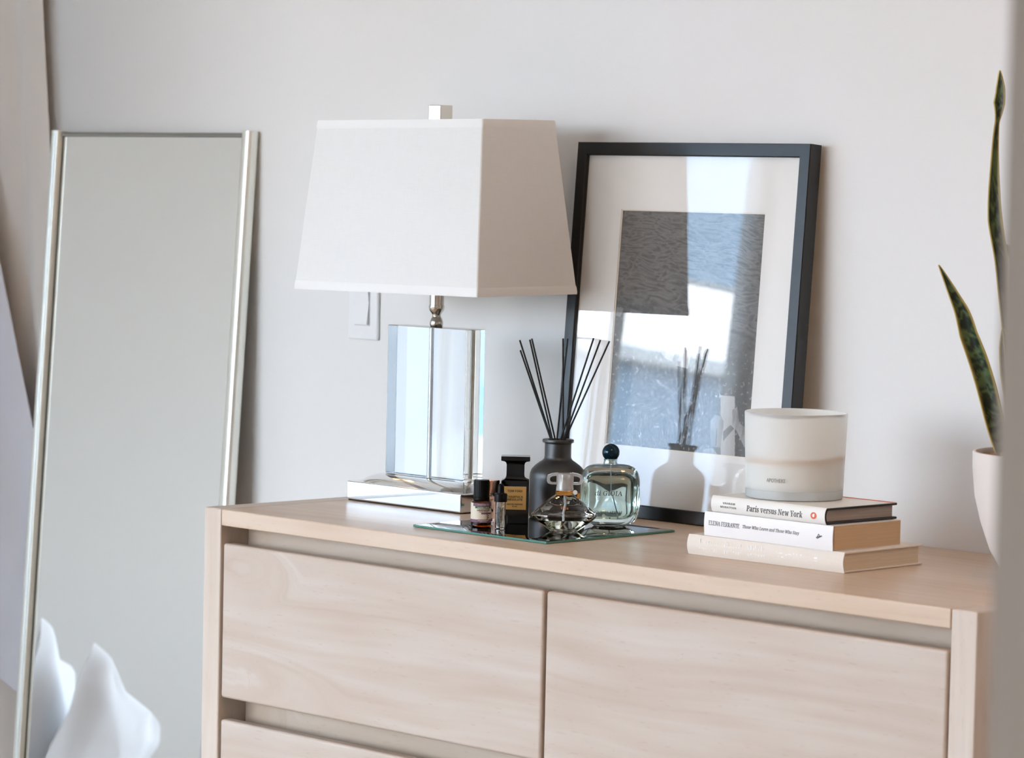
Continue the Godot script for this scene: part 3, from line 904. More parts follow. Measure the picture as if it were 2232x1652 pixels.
func tray_and_bottles() -> void:
	var tray := thing("mirror_tray", "square mirror glass tray with green edges under the perfume bottles", "tray", Vector3(0.4976, TOP, -0.2026), 0.0115)
	var s := 0.1288
	obj("glass_plate", loft([sq(s - 0.0006, 0.0006), sq(s, 0.0012), sq(s, 0.0026), sq(s - 0.013, 0.0049)]), M.tray_glass, tray)
	for k in 4:
		var eg := Geo.new()
		eg.join(rbox(Vector3(-s - 0.0004, 0.0002, s - 0.0006), Vector3(s + 0.0004, 0.0031, s + 0.0004), 0.0006), Transform3D(Basis(Vector3.UP, PI / 2 * k), Vector3.ZERO))
		obj("glass_edge", eg, M.green_edge, tray, "sea green ground glass edge")
	obj("silvering", rbox(Vector3(-s + 0.001, 0.0, -s + 0.001), Vector3(s - 0.001, 0.0006, s - 0.001), 0.0002, 1), M.tray_silver, tray)
	var y := TOP + 0.005
	# ---- black reed diffuser
	var d := thing("reed_diffuser", "matte black glass reed diffuser bottle with nine black reeds on tray", "reed diffuser", Vector3(0.4267, y, -0.2998), FACE)
	obj("bottle", lathe([Vector2(0, 0), Vector2(0.0375, 0), Vector2(0.0395, 0.0018), Vector2(0.0401, 0.005), Vector2(0.0401, 0.058), Vector2(0.0394, 0.064), Vector2(0.0372, 0.0695), Vector2(0.032, 0.0750), Vector2(0.026, 0.0795), Vector2(0.0215, 0.0824), Vector2(0.0196, 0.0848), Vector2(0.0191, 0.088), Vector2(0.0191, 0.1062), Vector2(0.0205, 0.1076), Vector2(0.0222, 0.1078), Vector2(0.0226, 0.1090), Vector2(0.0226, 0.1112), Vector2(0.0221, 0.1122), Vector2(0.0150, 0.1122), Vector2(0.0142, 0.111), Vector2(0.0142, 0.085), Vector2(0.034, 0.066), Vector2(0.036, 0.008), Vector2(0, 0.006)], 64), M.black_matte, d)
	var reeds := [[-0.0581, 0.2535, -0.0085, 0.012], [-0.0572, 0.2377, -0.0095, -0.016], [-0.0437, 0.2548, -0.0075, 0.020], [-0.0411, 0.2551, -0.0035, -0.008], [0.0035, 0.2574, 0.0070, 0.018], [0.0102, 0.2558, -0.0022, -0.014], [0.0472, 0.2584, 0.0018, 0.004], [0.0572, 0.2545, 0.0060, -0.020], [0.0695, 0.2549, 0.0078, 0.014]]
	for i in reeds.size():
		var r = reeds[i]
		var top := Vector3(r[0], r[1], r[3])
		var nz: float = [0.004, -0.004, 0.008, 0.001, -0.008, -0.007, 0.009, 0.003, -0.003][i]
		var nk := Vector3(r[2], 0.108, nz)
		var bot := nk + (nk - top) * (0.09 / (top.y - 0.108))
		bot = Vector3(clampf(bot.x, -0.03, 0.03), bot.y, clampf(bot.z, -0.02, 0.02))
		obj("reed", tube([bot, nk, top], 0.0013, 0.0013, 10), M.black_reed, d)
	# ---- black square perfume bottle
	var b := thing("perfume_bottle", "square black perfume bottle with gold label, behind the dropper vial", "perfume bottle", Vector3(0.4440, y, -0.1975), FACE)
	var sqr := func(hw: float, hd: float, yy: float):
		var pts := []
		for q in [[1, 1, 0], [-1, 1, 1], [-1, -1, 2], [1, -1, 3]]:
			for k in 3:
				var an: float = (q[2] + k / 2.0) * PI / 2
				pts.append(Vector3(q[0] * (hw - 0.0012) + 0.0012 * cos(an), yy, q[1] * (hd - 0.0012) + 0.0012 * sin(an)))
		return pts
	obj("body", loft([sqr.call(0.0185, 0.0145, 0), sqr.call(0.0194, 0.0155, 0.0008), sqr.call(0.0194, 0.0155, 0.0598), sqr.call(0.0190, 0.0151, 0.0606), sqr.call(0.0150, 0.0120, 0.0625), sqr.call(0.0132, 0.0108, 0.0650), sqr.call(0.0127, 0.0104, 0.068)]), M.black_gloss, b)
	obj("cap", loft([sqr.call(0.0126, 0.0106, 0.068), sqr.call(0.0126, 0.0106, 0.0825), sqr.call(0.0134, 0.0110, 0.0855), sqr.call(0.0158, 0.0126, 0.0872), sqr.call(0.0196, 0.0152, 0.0880), sqr.call(0.0203, 0.0160, 0.0888), sqr.call(0.0203, 0.0160, 0.0938), sqr.call(0.0197, 0.0155, 0.0945)]), M.black_gloss, b)
	obj("gold_label", rbox(Vector3(-0.0158, 0.0200, 0.0154), Vector3(0.0158, 0.0525, 0.0158), 0.0002, 1), M.gold, b)
	var flat := func(x: float, yy: float, z: float): return func(v: Vector3): return Vector3(x + v.x, yy + v.y, z + v.z)
	for t in [["TOM FORD", 0.0208, 0.0032, 0.0462], ["CHAMPACA", 0.0225, 0.0030, 0.0380], ["ABSOLUTE", 0.0215, 0.0030, 0.0342], ["EAU DE PARFUM", 0.0215, 0.0020, 0.0275], ["50 ML", 0.0070, 0.0018, 0.0245]]:
		obj("lettering", lettering(t[0], false, true, t[1], t[2], flat.call(0.0, t[3], 0.0158)), M.ink, b)
	# ---- amber essential-oil bottle
	var e := thing("oil_bottle", "small amber oil bottle with black ribbed cap and lavender label", "bottle", Vector3(0.4536, y, -0.1223), FACE + 0.08)
	var R := 0.0142
	obj("bottle", lathe([Vector2(0, 0.001), Vector2(R - 0.003, 0), Vector2(R - 0.0008, 0.0008), Vector2(R, 0.003), Vector2(R, 0.0315), Vector2(R - 0.0008, 0.0345), Vector2(R - 0.003, 0.0365), Vector2(0.0088, 0.0378), Vector2(0.0088, 0.0385), Vector2(0, 0.0385)], 48), M.amber_glass, e)
	obj("oil", lathe([Vector2(0, 0.003), Vector2(R - 0.002, 0.0028), Vector2(R - 0.0016, 0.005), Vector2(R - 0.0016, 0.029), Vector2(0, 0.029)], 40), M.label_amber if M.has("label_amber") else mat("label_amber", Color(0.10, 0.035, 0.015), 0.2), e)
	obj("cap_ring", lathe([Vector2(0.0086, 0.0372), Vector2(0.0112, 0.0372), Vector2(0.0115, 0.0378), Vector2(0.0115, 0.0412), Vector2(0.0110, 0.0418), Vector2(0.0086, 0.0418)], 48, 1, 1, true), M.black_rubber, e)
	obj("cap", lathe([Vector2(0, 0.0418), Vector2(0.0108, 0.0418), Vector2(0.0108, 0.0640), Vector2(0.0100, 0.0652), Vector2(0, 0.0655)], 120, 1, 1, false, 0.014, 30), M.black_rubber, e)
	obj("label", band(R + 0.0002, 0.0070, 0.0338, -1.5, 1.25), M.label_paper, e)
	obj("label_band", band(R + 0.00045, 0.0070, 0.0112, -1.5, 1.25), M.label_purple, e)
	obj("label_band", band(R + 0.00045, 0.0295, 0.0338, -0.9, 1.1), M.label_purple, e)
	obj("label_band", band(R + 0.0007, 0.0266, 0.0297, -0.65, 0.95), M.label_green, e)
	obj("label_band", band(R + 0.00045, 0.0185, 0.0205, -0.05, 1.1), M.label_purple, e)
	for t in [["ESSENTIAL OIL", false, 0.0165, 0.0015, 0.0316, "ink_white"], ["NATURE'S TRUTH", true, 0.0170, 0.0017, 0.0281, "ink_white"], ["LAVENDER", false, 0.0185, 0.0025, 0.0243, "ink_brown"], ["100% PURE", false, 0.0135, 0.0013, 0.0218, "ink_soft"], ["AROMATHERAPY", false, 0.0155, 0.0010, 0.0098, "ink_white"], ["15 mL  0.5 fl oz", false, 0.0105, 0.0010, 0.0080, "ink_white"]]:
		obj("lettering", lettering(t[0], t[1], true, t[2], t[3], on_front(R + 0.0009, t[4], 0.17)), M[t[5]], e)
	var sprig := Geo.new()
	for k in 7:
		var a := 0.55 + 0.07 * (k % 3)
		var yy := 0.0122 + 0.0009 * k
		sprig.join(rbox(Vector3(-0.0011, -0.0006, 0), Vector3(0.0011, 0.0006, 0.0004), 0.0003, 1), Transform3D(Basis(Vector3.UP, a) * Basis(Vector3.BACK, 0.9 - 0.4 * (k % 3)), Vector3(sin(a) * (R + 0.0003), yy, cos(a) * (R + 0.0003))))
	obj("lavender_sprig", sprig, M.label_purple, e)
	# ---- dropper vial
	var v := thing("dropper_vial", "slim clear glass dropper vial with black rubber bulb, foremost on the tray", "vial", Vector3(0.4885, y, -0.1255), FACE)
	obj("vial", lathe([Vector2(0, 0.0018), Vector2(0.0058, 0.0012), Vector2(0.0060, 0.0025), Vector2(0.0060, 0.0385), Vector2(0.0072, 0.0390), Vector2(0.0072, 0.0012), Vector2(0.0066, 0.0), Vector2(0, 0.0)], 40), M.clear_glass, v)
	obj("oil", lathe([Vector2(0, 0.0022), Vector2(0.0056, 0.0026), Vector2(0.0056, 0.030), Vector2(0, 0.030)], 32), M.liquid_clear, v)
	obj("pipette", lathe([Vector2(0.0012, 0.006), Vector2(0.0020, 0.012), Vector2(0.0022, 0.039), Vector2(0.0016, 0.039), Vector2(0.0013, 0.012), Vector2(0.0006, 0.006)], 20, 1, 1, true), M.clear_glass, v)
	obj("collar", lathe([Vector2(0, 0.0375), Vector2(0.0088, 0.0375), Vector2(0.0089, 0.0380), Vector2(0.0089, 0.0480), Vector2(0.0082, 0.0489), Vector2(0, 0.0489)], 40), M.black_rubber, v)
	obj("bulb", lathe([Vector2(0, 0.0485), Vector2(0.0056, 0.0489), Vector2(0.0048, 0.0502), Vector2(0.0045, 0.053), Vector2(0.0045, 0.0580), Vector2(0.0040, 0.0606), Vector2(0.0026, 0.0622), Vector2(0, 0.0627)], 32), M.black_rubber, v)
	var up := func(q: Vector3):   # lettering that reads upwards round the vial
		var a := -0.35 - q.y / 0.0075
		return Vector3(sin(a) * (0.0074 + q.z), 0.0185 + q.x, cos(a) * (0.0074 + q.z))
	obj("lettering", lettering("joyful", false, false, 0.0215, 0.0058, up), M.ink_grey, v)
	# ---- rose-gold capped bottle, half hidden
	var rg := thing("perfume_bottle", "small pale pink bottle with rose gold cap half hidden behind the amber bottle", "perfume bottle", Vector3(0.4080, y, -0.1800), FACE)
	obj("body", lathe([Vector2(0, 0), Vector2(0.0135, 0), Vector2(0.0150, 0.0015), Vector2(0.0155, 0.004), Vector2(0.0152, 0.030), Vector2(0.0125, 0.0362), Vector2(0.0085, 0.0375), Vector2(0.0085, 0.0395), Vector2(0, 0.0395)], 48), M.pink_glass, rg)
	obj("collar", lathe([Vector2(0, 0.0376), Vector2(0.0105, 0.0376), Vector2(0.0105, 0.0402), Vector2(0, 0.0402)], 40), M.rose_gold, rg)
	obj("cap", lathe([Vector2(0, 0.0404), Vector2(0.0155, 0.0404), Vector2(0.0160, 0.0410), Vector2(0.0162, 0.0575), Vector2(0.0156, 0.0587), Vector2(0, 0.0590)], 56), M.rose_gold, rg)
	# ---- clear diamond-shaped perfume bottle
	var c := thing("perfume_bottle", "clear lens-shaped fluted perfume bottle with T-shaped clear cap at tray front", "perfume bottle", Vector3(0.562, y, -0.1762), FACE)
	var prof := [Vector2(0.0, 0.0008), Vector2(0.0185, 0.0), Vector2(0.0200, 0.0008), Vector2(0.0208, 0.0022), Vector2(0.0240, 0.0042), Vector2(0.0330, 0.0110), Vector2(0.0415, 0.0180), Vector2(0.0444, 0.0212), Vector2(0.0450, 0.0230), Vector2(0.0438, 0.0252), Vector2(0.0400, 0.0285), Vector2(0.0300, 0.0370), Vector2(0.0205, 0.0450), Vector2(0.0140, 0.0495), Vector2(0.0122, 0.0508), Vector2(0, 0.0508)]
	obj("body", lathe(prof, 144, 1.0, 0.62, false, 0.012, 12).mesh(70.0), M.clear_glass, c)
	obj("perfume", lathe([Vector2(0.0, 0.0050), Vector2(0.0195, 0.0052), Vector2(0.0300, 0.0125), Vector2(0.0360, 0.0172), Vector2(0, 0.0172)], 72, 1.0, 0.58), M.liquid_clear, c)
	obj("perfume_air", lathe([Vector2(0.0, 0.0176), Vector2(0.0362, 0.0176), Vector2(0.0395, 0.0212), Vector2(0.0398, 0.0232), Vector2(0.0380, 0.0258), Vector2(0.0280, 0.0345), Vector2(0.0180, 0.0430), Vector2(0.008, 0.0490), Vector2(0, 0.0492)], 72, 1.0, 0.56), air_glass(), c)
	obj("dip_tube", tube([Vector3(0, 0.050, 0), Vector3(0.001, 0.035, 0), Vector3(-0.001, 0.020, 0), Vector3(0.004, 0.0065, 0)], 0.0012, 0.0012, 10), M.plastic_white, c)
	obj("gold_collar", lathe([Vector2(0, 0.0506), Vector2(0.0122, 0.0506), Vector2(0.0128, 0.0514), Vector2(0.0122, 0.0524), Vector2(0.0129, 0.0534), Vector2(0.0122, 0.0546), Vector2(0.0128, 0.0556), Vector2(0.0120, 0.0566), Vector2(0, 0.0566)], 48), M.gold_ring, c)
	obj("cap_stem", lathe([Vector2(0, 0.0566), Vector2(0.0118, 0.0566), Vector2(0.0122, 0.0580), Vector2(0.0114, 0.0640), Vector2(0.0106, 0.0700), Vector2(0.0108, 0.0790), Vector2(0.0095, 0.0806), Vector2(0, 0.0810)], 40), M.cap_acrylic, c)
	for sd in [-1.0, 1.0]:
		# loop handle of the cap: a frame with an opening
		var g := Geo.new()
		var outer := [Vector2(0.0095, 0.0650), Vector2(0.0190, 0.0650), Vector2(0.0232, 0.0662), Vector2(0.0250, 0.0690), Vector2(0.0250, 0.0745), Vector2(0.0236, 0.0772), Vector2(0.0180, 0.0798), Vector2(0.0095, 0.0812)]
		var hole := [Vector2(0.0118, 0.0676), Vector2(0.0180, 0.0678), Vector2(0.0198, 0.0688), Vector2(0.0206, 0.0705), Vector2(0.0206, 0.0735), Vector2(0.0198, 0.0748), Vector2(0.0170, 0.0762), Vector2(0.0118, 0.0770)]
		var zz := 0.0052
		for i in 8:
			var j := (i + 1) % 8
			var P := func(q: Vector2, z: float): return Vector3(q.x * sd, q.y, z)
			g.quad(P.call(outer[i], zz), P.call(outer[j], zz), P.call(hole[j], zz), P.call(hole[i], zz))
			g.quad(P.call(hole[i], -zz), P.call(hole[j], -zz), P.call(outer[j], -zz), P.call(outer[i], -zz))
			g.quad(P.call(outer[j], zz), P.call(outer[i], zz), P.call(outer[i], -zz), P.call(outer[j], -zz))
			g.quad(P.call(hole[i], zz), P.call(hole[j], zz), P.call(hole[j], -zz), P.call(hole[i], -zz))
		obj("cap_handle", g, M.cap_acrylic, c)
	obj("lettering", lettering("LL", false, false, 0.0050, 0.0036, flat.call(0.0, 0.0735, 0.0108)), M.ink_soft, c)
	obj("lettering", lettering("Vera", true, false, 0.0105, 0.0030, func(q: Vector3): return Vector3(q.x, 0.0340 + q.y, 0.0212 + q.z - q.y * 0.7)), M.ink_gold, c)
	var ch := Geo.new()
	ch.join(lathe([Vector2(0, 0), Vector2(0.0032, 0.0008), Vector2(0.0032, 0.0022), Vector2(0, 0.003)], 24), Transform3D(Basis(Vector3.RIGHT, PI / 2), Vector3(0.0142, 0.0545, 0.004)))
	obj("charm_bead", ch, M.plastic_white, c)
	obj("charm", rbox(Vector3(0.0172, 0.0452, 0.002), Vector3(0.0212, 0.0532, 0.0032), 0.0005), M.gold_ring, c)
	# ---- blue-green rounded perfume bottle
	var q := thing("perfume_bottle", "large pale aqua rounded perfume bottle with glossy dark teal ball cap", "perfume bottle", Vector3(0.5482, y, -0.2814), FACE)
	var sup := func(hw: float, y0: float, y1: float, ex: float):
		var pts := []
		for k in 64:
			var an := TAU * k / 64
			pts.append(Vector2(signf(cos(an)) * pow(absf(cos(an)), ex) * hw, (y0 + y1) / 2 + signf(sin(an)) * pow(absf(sin(an)), ex) * (y1 - y0) / 2))
		return pts
	var pillow := func(hw: float, y0: float, y1: float, hd: float, ex: float):
		var rs := []
		for i in 13:
			var t := -1.0 + i / 6.0
			var k := pow(1.0 - pow(absf(t), 2.6), 1 / 2.6)
			var sc := 0.52 + 0.48 * k
			var ring := []
			var my := (y0 + y1) / 2
			for pt in sup.call(hw, y0, y1, ex): ring.append(Vector3(pt.x * sc, my + (pt.y - my) * sc, hd * t))
			rs.append(ring)
		return loft(rs)
	obj("body", pillow.call(0.0419, 0.0012, 0.0872, 0.0235, 0.48).mesh(60.0), M.aqua_glass, q)
	obj("perfume", pillow.call(0.0345, 0.0125, 0.0745, 0.0160, 0.42).mesh(60.0), M.liquid_green, q)
	obj("dip_tube", tube([Vector3(0, 0.084, 0), Vector3(0.001, 0.05, 0), Vector3(0.012, 0.016, 0)], 0.0009, 0.0009, 8), M.plastic_white, q)
	obj("foot", lathe([Vector2(0, 0.0), Vector2(0.0215, 0.0), Vector2(0.0235, 0.001), Vector2(0.0240, 0.0045), Vector2(0, 0.0045)], 56, 1.0, 0.62), M.clear_glass, q)
	obj("collar", lathe([Vector2(0, 0.0862), Vector2(0.0100, 0.0862), Vector2(0.0106, 0.0868), Vector2(0.0098, 0.0885), Vector2(0.0094, 0.0925), Vector2(0.0098, 0.0945), Vector2(0, 0.0945)], 40), M.silver_teal, q)
	var ball := [Vector2(0, 0.0925)]
	for i in 17:
		var an := -1.0 + (PI / 2 + 1.0) * i / 16.0
		ball.append(Vector2(0.0123 * cos(an), 0.1033 + 0.0123 * sin(an)))
	ball[-1] = Vector2(0, 0.1156)
	obj("ball_cap", lathe(ball, 48), M.teal_metal, q)
	obj("lettering", lettering("di GIOIA", true, false, 0.0380, 0.0066, flat.call(-0.002, 0.0480, 0.0236), 0.12), M.ink, q)
	obj("lettering", lettering("GIORGIO ARMANI", true, true, 0.0380, 0.0034, flat.call(-0.002, 0.0215, 0.0238)), M.ink, q)

func air_glass() -> StandardMaterial3D:   # hollow inside thick glass: air, index 1 against the glass round it
	if not M.has("air"):
		var m := glass("air", Color(1, 1, 1), 0.0, 0.0)
	return M.air

func sq(s: float, y: float) -> Array:
	return [Vector3(-s, y, -s), Vector3(s, y, -s), Vector3(s, y, s), Vector3(-s, y, s)]

func book(called: String, label: String, lo: Vector3, hi: Vector3, turn: float, board: float, over: float, cover: Material, pages: Material, round_: float) -> Node3D:
	var c := Vector3((lo.x + hi.x) / 2, lo.y, (lo.z + hi.z) / 2)
	var b := thing(called, label, "book", Vector3(c.x, TOP + lo.y, c.z), turn, "books stacked under the candle")
	var w := (hi.x - lo.x) / 2
	var d := (hi.z - lo.z) / 2
	var h := hi.y - lo.y
	obj("page_block", rbox(Vector3(-w + over, board, -d + over), Vector3(w - over, h - board, d - round_ - 0.0030), 0.0004, 1), pages, b)
	obj("cover_board", rbox(Vector3(-w, 0, -d), Vector3(w, board, d - 0.0009 - round_), minf(board * 0.45, 0.001), 2), cover, b)
	obj("cover_board", rbox(Vector3(-w, h - board, -d), Vector3(w, h, d - 0.0009 - round_), minf(board * 0.45, 0.001), 2), cover, b)
	# spine: a thin bowed shell
	var fn := func(u: float, v: float):
		var yy := lerpf(0.0003, h - 0.0003, v)
		return Vector3(lerpf(-w, w, u), yy, d - 0.0008 + round_ * (sin(v * PI) - 1.0) * (1.0 if v > 0.001 else 1.0) + 0.0)
	obj("spine", sheet(fn, 6, 14, 0.0014).mesh(60.0), cover, b)
	return b

func books_and_candle() -> void:
	var b3 := book("book", "thick cream clothbound hardback with worn silver spine lettering, bottom of the stack", Vector3(0.8108, 0, -0.3190), Vector3(1.0700, 0.0264, -0.1535), 0.02, 0.0026, 0.0035, M.cloth_cream, M.pages_cream, 0.0035)
	var rng := RandomNumberGenerator.new()
	rng.seed = 7
	var worn := Geo.new()
	for a in [[-0.108, -0.078], [-0.066, -0.036], [-0.026, 0.002]]:
		var x: float = a[0]
		while x < a[1]:
			var ww := rng.randf_range(0.0006, 0.0016)
			worn.join(rbox(Vector3(x, 0.0264 * rng.randf_range(0.22, 0.4), 0.0), Vector3(x + ww, 0.0264 * rng.randf_range(0.6, 0.86), 0.0003), 0.0001, 1), Transform3D(Basis(), Vector3(0, 0, 0.0822)))
			x += ww + rng.randf_range(0.001, 0.0035)
	for i in 16:
		var x := rng.randf_range(0.02, 0.062)
		var yy := rng.randf_range(0.010, 0.017)
		worn.join(rbox(Vector3(x, yy, 0.0), Vector3(x + rng.randf_range(0.001, 0.003), yy + rng.randf_range(0.0005, 0.002), 0.0003), 0.0001, 1), Transform3D(Basis(), Vector3(0, 0, 0.0823)))
	worn.join(rbox(Vector3(0.083, 0.0115, 0.0), Vector3(0.088, 0.0165, 0.0003), 0.0001, 1), Transform3D(Basis(), Vector3(0, 0, 0.0823)))
	obj("worn_lettering", worn, M.silver_flake, b3)
	var b2 := book("book", "white paperback with tan page edges, middle of the stack", Vector3(0.8376, 0.0266, -0.2925), Vector3(1.0553, 0.0584, -0.1550), -0.005, 0.0005, 0.0004, M.cover_paper, M.pages_tan, 0.0012)
	var d2 := 0.06875
	var at2 := func(x: float, yy: float): return func(v: Vector3): return Vector3(x - 0.94645 + v.x, yy + v.y, d2 + 0.0001 + v.z)
	obj("lettering", lettering("ELENA FERRANTE", true, false, 0.0530, 0.0058, at2.call(0.8725, 0.0175)), M.ink_mid, b2)
	obj("lettering", lettering("Those Who Leave and Those Who Stay", true, false, 0.0960, 0.0058, at2.call(0.9525, 0.0172), 0.22), M.ink_mid, b2)
	var bird := Geo.new()
	for s in [[0.0, 0.0, 0.3, 0.0062, 0.0016], [-0.002, 0.0012, 1.0, 0.0034, 0.0011], [0.0008, 0.0014, -0.7, 0.0034, 0.0011], [-0.0010, -0.0016, 0.5, 0.0034, 0.0009]]:
		bird.join(rbox(Vector3(-s[3], -s[4] / 2, 0), Vector3(s[3], s[4] / 2, 0.0002), 0.0001, 1), Transform3D(Basis(Vector3.BACK, s[2]).scaled(Vector3(0.8, 0.8, 1)), Vector3(1.0335 - 0.94645 + s[0], 0.0165 + s[1], d2 + 0.0001)))
	obj("bird_emblem", bird, M.ink_grey, b2)
	var b1 := book("book", "slim white-jacketed hardback with black board edges directly under the candle", Vector3(0.8487, 0.0588, -0.2975), Vector3(1.0444, 0.0796, -0.1560), -0.02, 0.0030, 0.0045, M.board_black, M.pages_grey, 0.004)
	var d1 := 0.07075
	obj("jacket", rbox(Vector3(-0.0978, 0.0206, -d1 + 0.001), Vector3(0.0972, 0.0212, d1 - 0.0033), 0.0002, 1), M.cover_white, b1, "white jacket over the black boards")
	var jf := func(u: float, v: float):
		return Vector3(lerpf(-0.0980, 0.0972, u), lerpf(0.0002, 0.0210, v), d1 + 0.0005 + 0.004 * (pow(maxf(sin(v * PI), 0.0), 0.6) - 1.0))
	obj("jacket_spine", sheet(jf, 6, 18, 0.0007).mesh(60.0), M.cover_white, b1)
	obj("jacket_stripe", rbox(Vector3(-0.0978, 0.02118, -d1 + 0.0012), Vector3(0.0972, 0.02135, -d1 + 0.010), 0.0001, 1), M.orange, b1)
	var at1 := func(x: float, yy: float): return func(v: Vector3): return Vector3(x - 0.94655 + v.x, yy + v.y, d1 + 0.0009 + v.z - 0.0035 * (1.0 - pow(maxf(sin((yy + v.y) / 0.0212 * PI), 0.0), 0.6)))
	obj("lettering", lettering("VAHRAM", false, true, 0.0215, 0.0026, at1.call(0.8800, 0.0128)), M.ink_soft, b1)
	obj("lettering", lettering("MURATYAN", false, true, 0.0275, 0.0026, at1.call(0.8790, 0.0078)), M.ink_soft, b1)
	obj("lettering", lettering("Paris versus New York", true, true, 0.0955, 0.0082, at1.call(0.9590, 0.0100), 0.15), M.ink_grey, b1)
	var disc := Geo.new()
	disc.join(lathe([Vector2(0, 0), Vector2(0.0050, 0), Vector2(0.0050, 0.0003), Vector2(0, 0.0003)], 32, 1.0, 0.86), Transform3D(Basis(Vector3.RIGHT, PI / 2), Vector3(1.0255 - 0.94655, 0.0104, d1 + 0.0008)))
	obj("emblem", disc, M.orange, b1)
	var mark := Geo.new()
	mark.join(prism([Vector2(0.0010, 0.0026), Vector2(-0.0008, 0.0022), Vector2(-0.0022, 0.0004), Vector2(-0.0014, -0.0018), Vector2(0.0006, -0.0022), Vector2(0.0018, -0.0004), Vector2(0.0014, 0.0012), Vector2(0.0022, 0.0020)], 0.0, 0.0003), Transform3D(Basis(), Vector3(1.0255 - 0.94655, 0.0104, d1 + 0.0011)))
	obj("emblem_bird", mark, M.cover_white, b1)
	# candle in frosted glass
	var c := thing("candle", "wide frosted glass jar candle half full of white wax on the books", "candle", Vector3(0.9257, TOP + 0.0802, -0.2313), FACE)
	var H := 0.1118
	obj("jar", lathe([Vector2(0.0591, 0.0122), Vector2(0.0637, 0.0122), Vector2(0.0671, H - 0.002), Vector2(0.0667, H - 0.0004), Vector2(0.0655, H), Vector2(0.0643, H - 0.0004), Vector2(0.0637, H - 0.003), Vector2(0.0604, 0.014)], 96, 1.0, 1.0, true), M.frosted_wall, c)
	obj("jar_base", lathe([Vector2(0, 0.0), Vector2(0.0600, 0.0), Vector2(0.0624, 0.0008), Vector2(0.0634, 0.003), Vector2(0.0637, 0.0121), Vector2(0, 0.0121)], 96), M.frosted_glass, c, "thick frosted glass base")
	var surf := func(a: float): return 0.0500 + 0.0045 * smoothstep(0.1, 0.9, sin(a - 0.35)) + 0.0008 * sin(3.0 * a)
	var wx := Geo.new()
	var rings := []
	for lv in [[0.0555, 0.0123, 0.0], [0.0580, 0.0126, 0.0], [0.0594, 0.0148, 0.0], [0.0614, 0.0, 1.0], [0.0600, 0.0004, 1.0], [0.0560, -0.0010, 1.0], [0.0300, -0.0020, 1.0], [0.004, -0.0022, 1.0]]:
		var ring := []
		for k in 72:
			var a := TAU * k / 72
			var yy: float = lv[1] + (surf.call(a) if lv[2] > 0 else 0.0)
			ring.append(Vector3(sin(a) * lv[0], yy, cos(a) * lv[0]))
		rings.append(ring)
	obj("wax", loft(rings), M.wax, c)
	var rim := func(u: float, v: float):
		var a := u * TAU
		return Vector3(sin(a) * (0.0616 + 0.0003 * v), surf.call(a) - 0.0035 + 0.0070 * v, cos(a) * (0.0616 + 0.0003 * v))
	obj("wax_rim", sheet(rim, 72, 3, 0.0004), M.wax_rim, c, "tan melted edge of the wax")
	obj("wick", tube([Vector3(0, 0.047, 0), Vector3(0.0005, 0.054, 0), Vector3(0.002, 0.058, 0)], 0.0012, 0.001, 8), M.wick, c)
	var soot := func(u: float, v: float):
		var a := -1.3 + 2.4 * u
		var r := 0.0641 + 0.0001 * v
		return Vector3(sin(a) * r, H - 0.0006 - (0.0015 + 0.0035 * absf(sin(u * 11.0 + sin(u * 23.0))) * absf(sin(u * 4.0))) * (1.0 - v), cos(a) * r)
	obj("soot_mark", sheet(soot, 60, 2, 0.00015), M.soot, c, "brown soot along the inner rim")
	obj("lettering", lettering("APOTHEKE", false, false, 0.0262, 0.0048, on_front(0.0648, 0.0262, -0.46)), M.ink_soft, c)

func leaf_mesh(path: Array, widths: Array, face: Array, seed_: int) -> ArrayMesh:
	# a stiff leaf along path: widths across, face = turn of the blade about its length, folded a little along the middle
	var nz := noise(1.0, seed_, 2)
	var cv := Curve3D.new()
	for v in path: cv.add_point(v)
	cv.bake_interval = 0.004
	var samp := func(arr: Array, t: float):
		var f: float = clampf(t, 0, 1) * (arr.size() - 1)
		var i := mini(int(f), arr.size() - 2)
		return lerpf(arr[i], arr[i + 1], f - i)
	# smooth centre line through the points
	var ctr := func(t: float):
		var f: float = clampf(t, 0, 1) * (path.size() - 1)
		var i := mini(int(f), path.size() - 2)
		var p0: Vector3 = path[maxi(i - 1, 0)]
		var p3: Vector3 = path[mini(i + 2, path.size() - 1)]
		return (path[i] as Vector3).cubic_interpolate(path[i + 1], p0, p3, f - i)
	var fn := func(u: float, v: float):
		var t := clampf(u, 0.0, 1.0)
		var c: Vector3 = ctr.call(t)
		var tg: Vector3 = (ctr.call(minf(t + 0.02, 1.0)) - ctr.call(maxf(t - 0.02, 0.0))).normalized()
		var a: float = samp.call(face, t)
		var side := Vector3(cos(a), 0, -sin(a))
		side = (side - tg * side.dot(tg)).normalized()
		var nrm := side.cross(tg)
		var s := v * 2.0 - 1.0
		var w: float = samp.call(widths, t)
		return c + side * s * w + nrm * (s * s) * w * 0.75
	var cf := func(u: float, v: float):
		var s := absf(v * 2.0 - 1.0)
		var b := nz.get_noise_2d(u * 34.0 + 1.2 * nz.get_noise_2d(v * 2.0 + 7.0, u * 9.0), v * 0.35)
		var dark := Color(0.010, 0.022, 0.014)
		var pale := Color(0.085, 0.135, 0.055)
		var k := dark.lerp(pale, clampf(0.26 + b * 2.6, 0, 1))
		return k.lerp(Color(0.47, 0.35, 0.10), smoothstep(0.80, 0.93, s))
	return sheet(fn, 90, 14, 0.0014, cf).mesh(50.0)

